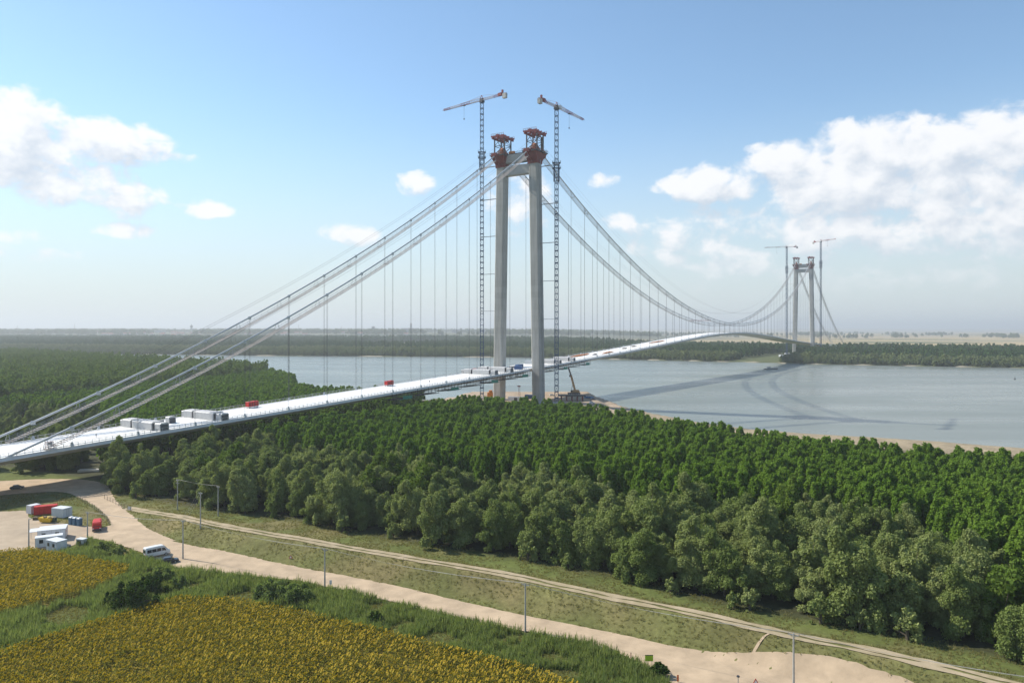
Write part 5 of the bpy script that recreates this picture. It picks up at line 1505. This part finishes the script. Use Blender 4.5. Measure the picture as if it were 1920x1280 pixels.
for k in range(5):
    mb = MB(); y = -1.2 + k * .6
    mb.box((0, y, .5), (11, .08, .7)); mb.box((0, y, .87), (11, .4, .06)); mb.box((0, y, .14), (11, .4, .06)); mb.build('girder', M_girder, o)
mb = MB(); mb.box((-3, 0, .05), (.3, 3.4, .14)); mb.box((3, 0, .05), (.3, 3.4, .14)); mb.build('bearer', M_wood, o)
# wire fence along the side road
def fence(pts_px, label, step=2.4, h=1.5):
    P = even(resample([tuple(G(*q)) for q in pts_px], 1), max(2, int(sum((G(*a) - G(*b)).length for a, b in zip(pts_px, pts_px[1:])) / step)))
    o = thing('wire_fence', label, 'fence', (P[0].x, P[0].y, 0))
    post = None
    mb = MB(); mb.tube([(0, 0, -.2), (0, 0, h)], .06, 6); post = mb.build('post', M_wood, o); first = True
    for q in P:
        c = post if first else post.copy()
        if not first: COL.objects.link(c); c.parent = o
        first = False; c.location = (q.x - P[0].x, q.y - P[0].y, gh(q.x, q.y))
    for dz in (.5, 1.0, 1.4):
        mb = MB(); mb.tube([(q.x - P[0].x, q.y - P[0].y, gh(q.x, q.y) + dz) for q in P], .018, 4); mb.build('wire', M_rope, o)
fence([(146, 936), (163, 946), (182, 958), (199, 974), (206, 985)], 'wire fence with wooden posts on the inner side of the side road')
fence([(196, 935), (222, 948), (245, 960)], 'short wire fence on the tree side of the side road')

# ---------------------------------------------------------------- poles, wires, signs
poles = {}
def pole(key, xb, yb, yt, z, arms, label, lamp=False):
    q = G(xb, yb, z); h = (yb - yt) / F * q.y; g = gh(q.x, q.y)
    o = thing('utility_pole', label, 'pole', (q.x, q.y, g - .1), R(-30), 'concrete power line poles')
    mb = MB(); mb.tube([(0, 0, 0), (0, 0, h * .5), (0, 0, h)], [.19, .16, .12], 8); mb.build('shaft', M_concd, o)
    for k in range(arms):
        mb = MB(); zz = h - .25 - k * .8; mb.beam((-.85, 0, zz), (.85, 0, zz), .12); mb.beam((-.6, 0, zz), (0, 0, zz - .45), .06); mb.beam((.6, 0, zz), (0, 0, zz - .45), .06); a = mb.build('crossarm', M_grey, o)
        for x in (-.8, 0, .8):
            mb = MB(); mb.tube([(x, 0, zz + .06), (x, 0, zz + .14), (x, 0, zz + .26)], [.05, .075, .03], 6); mb.build('insulator', M_wood, a)
    if lamp:
        mb = MB(); mb.beam((0, 0, h - .1), (.5, 0, h + .15), .07); mb.box((.75, 0, h + .18), (.6, .25, .14)); mb.build('lamp_head', M_grey, o)
    poles[key] = (Vector((q.x, q.y, g)), h)
pole('a', 333, 956, 898, GZ, 2, 'pole with two crossarms in front of the willows, on a white footing')
pole('b', 409, 967, 910, GZ, 1, 'pole with one crossarm close to the dark willow gap')
pole('c', 376, 1003, 934, 1.2, 1, 'pole with a crossarm halfway up the dike slope')
pole('d', 343, 1048, 974, GZ, 1, 'pole standing in weeds beside the parked dark car')
pole('e', 609, 1103, 1027, GZ, 1, 'pole beside the small white sign on the dirt road')
pole('f', 985, 1184, 1092, GZ, 1, 'pole at the road edge where the reeds get thick')
pole('g', 1488, 1300, 1186, GZ, 1, 'pole by the road junction below the worn footpath')
pole('h', 164, 1013, 958, GZ, 1, 'pole beside the generator box in the yard')
pole('i', 54, 1030, 972, GZ, 0, 'pole with a lamp head left of the site cabins', True)
pole('j', 2080, 1420, 1290, GZ, 1, 'pole further along the dirt road')
for key in 'ab':
    P, h = poles[key]; 
def wires(a, b, label):
    (A, ha), (C, hb) = poles[a], poles[b]
    o = thing('power_line', label, 'power line', A); ax = Vector((math.cos(R(-30)), math.sin(R(-30)), 0))
    for x in (-.8, 0, .8):
        pa = ax * x + Vector((0, 0, ha)); pb = C - A + ax * x + Vector((0, 0, hb)); n = 14; pts = []
        for k in range(n + 1):
            f = k / n; pts.append(pa.lerp(pb, f) - Vector((0, 0, 4 * f * (1 - f) * (pb - pa).length * .018)))
        mb = MB(); mb.tube(pts, .017, 4, cap=False); mb.build('wire', M_concd, o)
wires('d', 'e', 'three wires from the weedy pole to the white sign pole'); wires('e', 'f', 'three wires sagging over the road from the white sign pole')
wires('f', 'g', 'three wires sagging over the dike slope towards the junction pole'); wires('g', 'j', 'three wires leaving the junction pole along the dike')
wires('a', 'b', 'three wires between the poles in front of the willows'); wires('h', 'd', 'three wires from the yard pole to the weedy pole'); wires('c', 'd', 'three short wires down the dike slope to the weedy pole')

def sign(px, w, h, hb, m, label, name='road_sign', posts=2, rz=0, z=GZ):
    q = G(px[0], px[1], z); o = thing(name, label, 'sign', (q.x, q.y, gh(q.x, q.y)), rz)
    mb = MB(); mb.box((0, 0, hb + h / 2), (w, .05, h)); mb.build('board', m, o)
    for k in range(posts):
        x = 0 if posts == 1 else (-w * .35 + k * w * .7)
        mb = MB(); mb.tube([(x, .06, -.2), (x, .06, hb + h * .8)], .04, 6); mb.build('post', M_grey, o)
    return o
M_lime = mat('lime_board', (.48, .62, .03), .6)
o = sign((1217, 1250), 1.35, 1.05, 1.0, M_lime, 'lime green board with a dark top edge at the reed corner', 'site_board')
mb = MB(); mb.box((0, -.03, 2.02), (1.37, .03, .12)); mb.build('header_strip', M_dark, o)
sign((620, 1100), .55, 1.0, .6, M_wbody, 'small white sign board beside the roadside pole', posts=1, rz=.5)
sign((243, 958), 1.1, .9, .3, M_wbody, 'white board at the start of the dike track', 'notice_board')
o = sign((1271, 1279), .28, 1.05, .25, M_orange, 'orange striped delineator post at the junction', 'delineator', 1)
for k in range(3):
    mb = MB(); mb.prism([(-.14, -.03, .35 + k * .33), (.14, -.03, .5 + k * .33), (.14, -.03, .66 + k * .33), (-.14, -.03, .51 + k * .33)], (0, -.01, 0)); mb.build('stripe', M_red, o)
mb = MB(); mb.box((0, 0, .08), (.5, .4, .14)); mb.build('foot', M_dark, o)
o = sign((1183, 1236), .14, 1.2, 0, M_rust, 'thin rusty marker post at the reed edge', 'marker_post', 1)
def tri_sign(px, label, z=GZ, hb=1.3):
    q = G(px[0], px[1], z); o = thing('warning_sign', label, 'sign', (q.x, q.y, gh(q.x, q.y)))
    mb = MB(); mb.prism([(-.5, 0, hb), (.5, 0, hb), (0, 0, hb + .87)], (0, .03, 0)); mb.build('red_border', M_red, o)
    mb = MB(); mb.prism([(-.3, -.012, hb + .12), (.3, -.012, hb + .12), (0, -.012, hb + .64)], (0, -.006, 0)); mb.build('white_face', M_wbody, o)
    mb = MB(); mb.tube([(0, .06, -.2), (0, .06, hb + .5)], .035, 6); mb.build('post', M_grey, o)
tri_sign((1417, 1298), 'red bordered triangular warning sign at the junction'); tri_sign((545, 1042), 'small red and white warning sign on the dike slope', 2.0, .3)
q = G(1384, 1330); o = thing('street_lamp', 'short lamp post with a grey head at the junction', 'lamp', (q.x, q.y, gh(q.x, q.y)))
mb = MB(); mb.tube([(0, 0, 0), (0, 0, 4.9)], [.09, .06], 8); mb.build('post', M_grey, o); mb = MB(); mb.tube([(0, 0, 4.85), (0, 0, 4.95), (0, 0, 5.12)], [.1, .26, .2], 10); mb.build('lamp_head', M_dark, o)

# ---------------------------------------------------------------- construction pad at the near tower, river traffic
def pad(name, px, label, cat, rz=0, z=2.9, group=None):
    q = G(px[0], px[1], z); return thing(name, label, cat, (q.x, q.y, gh(q.x, q.y)), rz, group)
q = G(1073, 752, 2.9)
o = thing('steel_jetty', 'steel jetty on red piles carrying the mobile crane', 'jetty', (q.x, q.y, gh(q.x, q.y)))
mb = MB(); mb.box((0, 3, 4.0), (20, 9, .9)); mb.build('deck_frame', M_dark, o)
for k in range(5):
    for y in (0, 6):
        mb = MB(); mb.tube([(-8 + k * 4, y, -1), (-8 + k * 4, y, 3.6)], .35, 8); mb.build('pile', M_rust, o)
mb = MB(); mb.box((0, -1.4, 4.9), (20, .1, .1)); mb.build('guard_rail', M_grey, o)
cz = gh(q.x, q.y) + 4.5
o = thing('mobile_crane', 'tan telescopic crane with its boom raised on the jetty', 'crane', (q.x + 1.5, q.y + 3, cz))
mb = MB(); mb.box((0, 0, 1.0), (9.5, 2.8, 1.0)); mb.build('carrier', M_dark, o, bevel=.1)
wheels(o, (-3.6, -2.0, 1.6, 3.2), 1.3, .6)
mb = MB(); mb.box((1.4, 0, 2.6), (4.6, 2.8, 2.0)); mb.box((3.4, 0, 2.3), (1.6, 3.0, 1.4)); mb.build('counterweight', M_tan, o, bevel=.12)
mb = MB(); mb.box((-1.7, -1.0, 2.5), (1.7, 1.1, 1.9)); cb = mb.build('cab', M_tan, o, bevel=.08); mb = MB(); mb.box((-1.8, -1.57, 2.7), (1.3, .05, 1.0)); mb.build('window', M_glass, cb)
b0, b1, b2 = Vector((.9, 0, 2.8)), Vector((-2.2, 0, 14.5)), Vector((-4.2, 0, 20.5))
mb = MB(); mb.beam(b0, b1, 1.3, 1.5); mb.build('boom_base', M_tan, o); mb = MB(); mb.beam(b0.lerp(b1, .9), b2, .95, 1.1); mb.build('boom_tip', M_dark, o)
mb = MB(); mb.beam((-2.2, 0, 2.4), b0.lerp(b1, .5), .45); mb.build('lift_cylinder', M_grey, o); mb = MB(); mb.box(tuple(b1 + Vector((-.9, 0, -.4))), (.9, .9, 1.4)); mb.build('hook_block', M_dark, o)
for (px, m_, lb) in (((1110, 757), M_wbody, 'white car parked on the sandy pad beside the jetty'), ((1112, 750), M_dbody, 'dark car parked behind the white one on the pad'), ((1035, 742), M_wbody, 'white car parked beside the right tower leg')):
    q = G(px[0], px[1], 2.9); car((q.x, q.y, gh(q.x, q.y) + .02), R(5), m_, lb)
o = pad('tarpaulin_pile', (1104, 747), 'blue tarpaulin heap on the tip of the pad', 'pile')
mb = MB()
for k in range(5): mb.box((rnd.uniform(-4, 4), rnd.uniform(-2, 2), .7), (rnd.uniform(2, 4), 2, rnd.uniform(.8, 1.6)), rz=rnd.uniform(0, 1))
mb.build('bundle', mat('tarp_blue', (.06, .16, .27), .6), o, bevel=.2)
o = pad('site_shed', (968, 752), 'long white shed between the tower legs', 'shed', BRZ + .3); container(o, 12, 4, 3.2, M_cabin, 'shed_body', False)
mb = MB(); mb.box((0, -2.02, 1.4), (2.4, .06, 2.4)); mb.build('door', M_dark, o)
o = pad('shipping_container', (994, 748), 'dark blue container beside the right tower leg', 'container', BRZ + .2); container(o, 8, 2.6, 3.2, M_blue)
o = pad('cement_silo', (919, 752), 'orange silo box standing against the left tower leg', 'silo')
mb = MB(); mb.box((0, 0, 3.8), (4.2, 3.4, 5.4)); mb.box((.4, 0, 7.2), (2.6, 2.4, 1.6)); mb.build('bin', M_orange, o, bevel=.15)
for x in (-1.8, 1.8):
    for y in (-1.4, 1.4):
        mb = MB(); mb.beam((x, y, -.2), (x, y, 1.4), .3); mb.build('leg', M_dark, o)
o = pad('piling_rig', (977, 752), 'red rig with a short lattice mast on the pad', 'rig')
mb = MB(); mb.box((0, 0, 1.6), (4.5, 3, 2.0)); mb.build('body', M_craner, o, bevel=.1); mb = MB(); mb.box((0, -1.5, .5), (5.2, .7, 1.0)); mb.box((0, 1.5, .5), (5.2, .7, 1.0)); mb.build('crawler', M_dark, o)
mb = MB()
for x in (-.5, .5):
    for y in (-.5, .5): mb.beam((x - 1, y, 2.4), (x - 1.6, y, 11), .16)
for k in range(7): mb.beam((-1.5 - k * .08, -.5, 3 + k * 1.2), (-.6 - k * .08, .5, 3.6 + k * 1.2), .1); mb.beam((-1.5 - k * .08, .5, 3 + k * 1.2), (-.6 - k * .08, -.5, 3.6 + k * 1.2), .1)
mb.box((-1.6, 0, 11.2), (2.4, 1.2, .8)); mb.build('mast', M_craner, o)
for (px, lb) in (((1478, 666), 'white cabin in the clearing at the far tower'), ((1468, 669), 'pale cabin nearer the water in the far clearing')):
    q = G(px[0], px[1], 1.5); o = thing('site_cabin', lb, 'cabin', (q.x, q.y, gh(q.x, q.y)), .4); container(o, 16, 6, 4.5, M_cabin)
q = G(1446, 692, 0); o = thing('work_boat', 'low dark work boat off the far bank', 'boat', (q.x, q.y, 0), .3)
shell([(-11, [(2.2, -.4), (2.6, .9)]), (4, [(2.4, -.4), (2.8, .9)]), (9, [(1.2, -.2), (1.8, 1.1)]), (11.5, [(.1, .4), (.2, 1.4)])]).build('hull', M_dark, o)
mb = MB(); mb.box((-4, 0, 2.2), (5, 3, 2.6)); wh = mb.build('wheelhouse', M_girder, o, bevel=.1); mb = MB(); mb.box((-4, 0, 2.7), (5.06, 3.06, .8)); mb.build('window', M_glass, wh)
q = G(1903, 711, 0); o = thing('river_buoy', 'small dark buoy floating off the far bank', 'buoy', (q.x, q.y, 0))
mb = MB(); mb.tube([(0, 0, -.4), (0, 0, .5), (0, 0, .7)], [1.1, 1.1, .5], 10); mb.build('float', M_dark, o); mb = MB(); mb.tube([(0, 0, .6), (0, 0, 2.6), (0, 0, 3.2)], [.5, .15, .3], 6); mb.build('topmark', M_dark, o)

# ---------------------------------------------------------------- ground vegetation
rv = np.random.RandomState(9)
def blades(name, n, h, w, spread, m, lean=.35, seed=0):
    r = np.random.RandomState(seed); V = []; Q = []
    for k in range(n):
        a = r.uniform(0, 6.28); bx, by = r.normal(0, spread, 2); hh = h * r.uniform(.55, 1.1); lx, ly = r.normal(0, lean, 2) * hh
        tx, ty = math.cos(a) * w / 2, math.sin(a) * w / 2; b = len(V)
        V += [(bx - tx, by - ty, -.05), (bx + tx, by + ty, -.05), (bx + lx * .35 + tx * .9, by + ly * .35 + ty * .9, hh * .6), (bx + lx * .35 - tx * .9, by + ly * .35 - ty * .9, hh * .6), (bx + lx + tx * .15, by + ly + ty * .15, hh), (bx + lx - tx * .15, by + ly - ty * .15, hh)]
        Q += [(b, b + 1, b + 2, b + 3), (b + 3, b + 2, b + 4, b + 5)]
    return np_mesh(name, np.array(V), np.array(Q), [m])
reedm = [blades('reed_clump', 14, 1.9, .13, .28, L_reed, .2, 1), blades('reed_clump', 16, 1.5, .15, .34, L_reed, .3, 2), blades('reed_clump', 12, 2.3, .12, .22, L_reed, .16, 3)]
grassm = [blades('grass_tuft', 12, .5, .11, .22, L_grass, .4, 4), blades('grass_tuft', 10, .36, .12, .26, L_grass, .5, 5), blades('grass_tuft', 12, .45, .1, .24, L_grass, .45, 6)]
def sunflower(seed):
    r = np.random.RandomState(seed); V, Q, MI = [], [], []
    def quad(a, b, c, d, m): 
        i = len(V); V.extend([a, b, c, d]); Q.append((i, i + 1, i + 2, i + 3)); MI.append(m)
    h = 1.5 * r.uniform(.85, 1.1)
    quad((-.03, 0, 0), (.03, 0, 0), (.03, 0, h), (-.03, 0, h), 0); quad((0, -.03, 0), (0, .03, 0), (0, .03, h), (0, -.03, h), 0)
    for k in range(6):
        a = k * 2.4 + r.uniform(-.3, .3); z = h * (.3 + .1 * k); L_ = .42 - .02 * k; ca, sa = math.cos(a), math.sin(a); w = .15
        quad((ca * .03, sa * .03, z), (ca * L_ * .55 - sa * w, sa * L_ * .55 + ca * w, z + .1), (ca * L_, sa * L_, z - .06), (ca * L_ * .55 + sa * w, sa * L_ * .55 - ca * w, z + .1), 0)
    # flower head: ring of petals and a disc, tilted towards the east
    tilt = Matrix.Rotation(R(52 + r.uniform(-10, 10)), 4, 'Y') @ Matrix.Rotation(r.uniform(-.3, .3), 4, 'X')
    c = Vector((.05, 0, h + .02))
    for k in range(8):
        a0, a1 = k * math.pi / 4, (k + .8) * math.pi / 4
        p = [Vector((math.cos(a0) * .10, math.sin(a0) * .10, 0)), Vector((math.cos(a1) * .10, math.sin(a1) * .10, 0)), Vector((math.cos(a1) * .22, math.sin(a1) * .22, .02)), Vector((math.cos(a0) * .22, math.sin(a0) * .22, .02))]
        quad(*[tuple(c + tilt @ q_) for q_ in p], 1)
    for k in range(4):
        a0, a1 = k * math.pi / 2, (k + 1) * math.pi / 2
        p = [Vector((0, 0, .02)), Vector((math.cos(a0) * .12, math.sin(a0) * .12, .015)), Vector((math.cos((a0 + a1) / 2) * .12, math.sin((a0 + a1) / 2) * .12, .015)), Vector((math.cos(a1) * .12, math.sin(a1) * .12, .015))]
        quad(*[tuple(c + tilt @ q_) for q_ in p], 2)
    return np_mesh('sunflower', np.array(V), np.array(Q), [L_sunl, L_sunp, M_sunc], np.array(MI))
sunm = [sunflower(i) for i in range(4)]
fieldA = [tuple(G(x, y)) for x, y in FIELDS_PX[0]]
fieldB = [tuple(G(x, y)) for x, y in FIELDS_PX[1]]
greenz = [tuple(G(x, y)) for x, y in ((-300, 1058), (0, 1038), (60, 1034), (128, 1035), (142, 1023), (165, 1014), (210, 1022), (262, 1041), (275, 1050), (330, 1068), (430, 1081), (560, 1094), (700, 1124), (850, 1160), (1000, 1191), (1120, 1217), (1185, 1240), (1233, 1265), (1258, 1290), (1285, 1345), (1285, 1500), (-600, 1600))]
def rows(poly, dx, dy, ang, r, jit):
    P = np.array([(q[0], q[1]) for q in poly]); x0, y0 = P.min(0); x1, y1 = P.max(0); cx, cy = (x0 + x1) / 2, (y0 + y1) / 2; D = math.hypot(x1 - x0, y1 - y0) / 2 + 1
    a = np.arange(-D, D, dx); b = np.arange(-D, D, dy); A, Bq = np.meshgrid(a, b); A = A.ravel() + r.uniform(-jit, jit, A.size) * dx; Bq = Bq.ravel() + r.uniform(-jit, jit, Bq.size) * dy
    X = cx + A * math.cos(ang) - Bq * math.sin(ang); Y = cy + A * math.sin(ang) + Bq * math.cos(ang)
    m = in_poly(X, Y, poly) & (Y > 88) & (np.abs(X / Y) < .85)
    return X[m], Y[m]
XA, YA = rows(fieldA, .42, .75, -.30, rv, .3)
XB, YB = rows(fieldB, .42, .75, -.22, rv, .3)
for nm, X, Y, lb in (('sunflower_field', XA, YA, 'bright yellow sunflower field beside the site cabins'), ('sunflower_field', XB, YB, 'large golden sunflower field below the reeds')):
    k = rv.uniform(0, 1, len(X)) > .06 + .25 * (vnoise(X, Y, 6, 41) > .82); X, Y = X[k], Y[k]; n = len(X)
    o = scatter(nm, np.stack([X, Y, height(X, Y)], 1), rv.uniform(.8, 1.1, n), rv.normal(math.pi - .2, .7, n), sunm, lb)
X, Y = rows(greenz, .55, .55, .3, rv, .5)
m = ~in_poly(X, Y, fieldA) & ~in_poly(X, Y, fieldB); X, Y = X[m], Y[m]
dry = in_poly(X, Y, [tuple(G(x, y)) for x, y in ((70, 1160), (120, 1135), (175, 1140), (165, 1160), (110, 1175))])
nz = vnoise(X, Y, 7, 51) * .6 + vnoise(X, Y, 2.5, 52) * .4
tall = (nz > .36) & ~dry
n = int(tall.sum())
scatter('roadside_reeds', np.stack([X[tall], Y[tall], height(X[tall], Y[tall])], 1), (.42 + .75 * np.clip(nz[tall], 0, 1)) * rv.uniform(.75, 1.15, n), rv.uniform(0, 6.28, n), reedm, 'green reeds and tall weeds between the road and the sunflowers')
sh = ~tall; X1, Y1 = X[sh], Y[sh]
# short grass on the dike and verges
X2, Y2 = jgrid(-175, 130, 100, 262, .85, .5, rv, .2)
dd, aa = seg_dist(X2, Y2, crest); tl = np.interp(X2, TLx, TLy)
rd_near = [(q[0], q[1]) for q in road_near]; rdp = rd_near + [(q[0], q[1]) for q in road_far[::-1]]
rdb = [tuple(G(x, y))[:2] for x, y in ((-60, 935), (100, 922), (150, 934), (190, 958), (206, 978), (205, 998), (180, 1012), (330, 1014), (275, 990), (240, 962), (215, 935), (190, 905), (100, 898), (-60, 905))]
yd = [tuple(G(x, y))[:2] for x, y in ((-420, 1012), (-150, 1036), (0, 1038), (60, 1035), (130, 1034), (215, 1024), (212, 990), (150, 985), (60, 972), (50, 958), (0, 958), (-150, 950), (-420, 930))]
m = (Y2 < tl + 6) & ~in_poly(X2, Y2, rdp) & ~in_poly(X2, Y2, rdb) & ~in_poly(X2, Y2, yd) & ~in_poly(X2, Y2, greenz) & (dd > 2.0) & (np.abs(X2 / Y2) < .84) & (vnoise(X2, Y2, 3, 61) > .3)
X3, Y3 = np.concatenate([X1, X2[m]]), np.concatenate([Y1, Y2[m]]); n = len(X3)
scatter('dike_grass', np.stack([X3, Y3, height(X3, Y3)], 1), rv.uniform(.4, .9, n), rv.uniform(0, 6.28, n), grassm, 'short dry grass on the dike and verges')
# bushes among the reeds
BU = [make_willow(600 + i, h, rc, nl=16, dens=16, size=.30, m=L_bush, low=.02) for i, (h, rc) in enumerate(((5.2, 4.6), (2.4, 1.8)))]
BG = [make_willow(620 + i, h, rc, nl=16, dens=15, size=.32, m=L_reed, low=.02) for i, (h, rc) in enumerate(((4.0, 4.2), (3.0, 2.6)))]
for (x, y, me, s, lb) in ((252, 1138, BU[0], 1.0, 'large dark bush between the two sunflower fields'), (285, 1112, BU[0], .7, 'medium dark bush behind the large one'), (215, 1135, BU[0], .55, 'smaller dark bush at the left flank of the large one'), (702, 1171, BU[1], 1.0, 'lone small dark shrub in the tall grass'), (1236, 1258, BU[1], .6, 'small shrub at the foot of the lime green board'),
                          (1236, 1268, BU[1], .9, 'shrub at the reed corner by the delineator')):
    q = G(x, y); plant('dark_bush', me, q.x, q.y, s, 1.0, lb, 'bush', None)
for (x, y, k, s, lb) in ((300, 1092, 0, .8, 'green thicket behind the large dark bush'), (505, 1122, 0, .9, 'broad green thicket in the reeds, left half'), (555, 1126, 0, .85, 'broad green thicket in the reeds, right half'), (335, 1105, 1, .9, 'green thicket at the reed edge by the dark bushes'), (192, 1036, 1, .9, 'green thicket behind the concrete pole in the yard'), (222, 1042, 1, .8, 'green thicket at the corner of the yard and the road')):
    q = G(x, y); plant('green_thicket', BG[k], q.x, q.y, s, x * .1, lb, 'bush', None)

# ---------------------------------------------------------------- air
mb = MB(); mb.box((0, 14500, 121.5), (66000, 33000, 253))
haze = mb.build('haze', mat('haze_dummy', (1, 1, 1)))
hmz = bpy.data.materials.new('haze_air'); hmz.use_nodes = True
t = hmz.node_tree; t.nodes.remove(t.nodes['Principled BSDF'])
pv = nd(t, 'ShaderNodeVolumePrincipled'); pv.inputs['Color'].default_value = (.85, .895, .92, 1)
pv.inputs['Density'].default_value = .00013; pv.inputs['Anisotropy'].default_value = .2
t.links.new(pv.outputs[0], t.nodes['Material Output'].inputs['Volume'])
haze.data.materials.clear(); haze.data.materials.append(hmz)
tag(haze, 'pale blue summer haze filling the air over the river plain', kind='stuff')
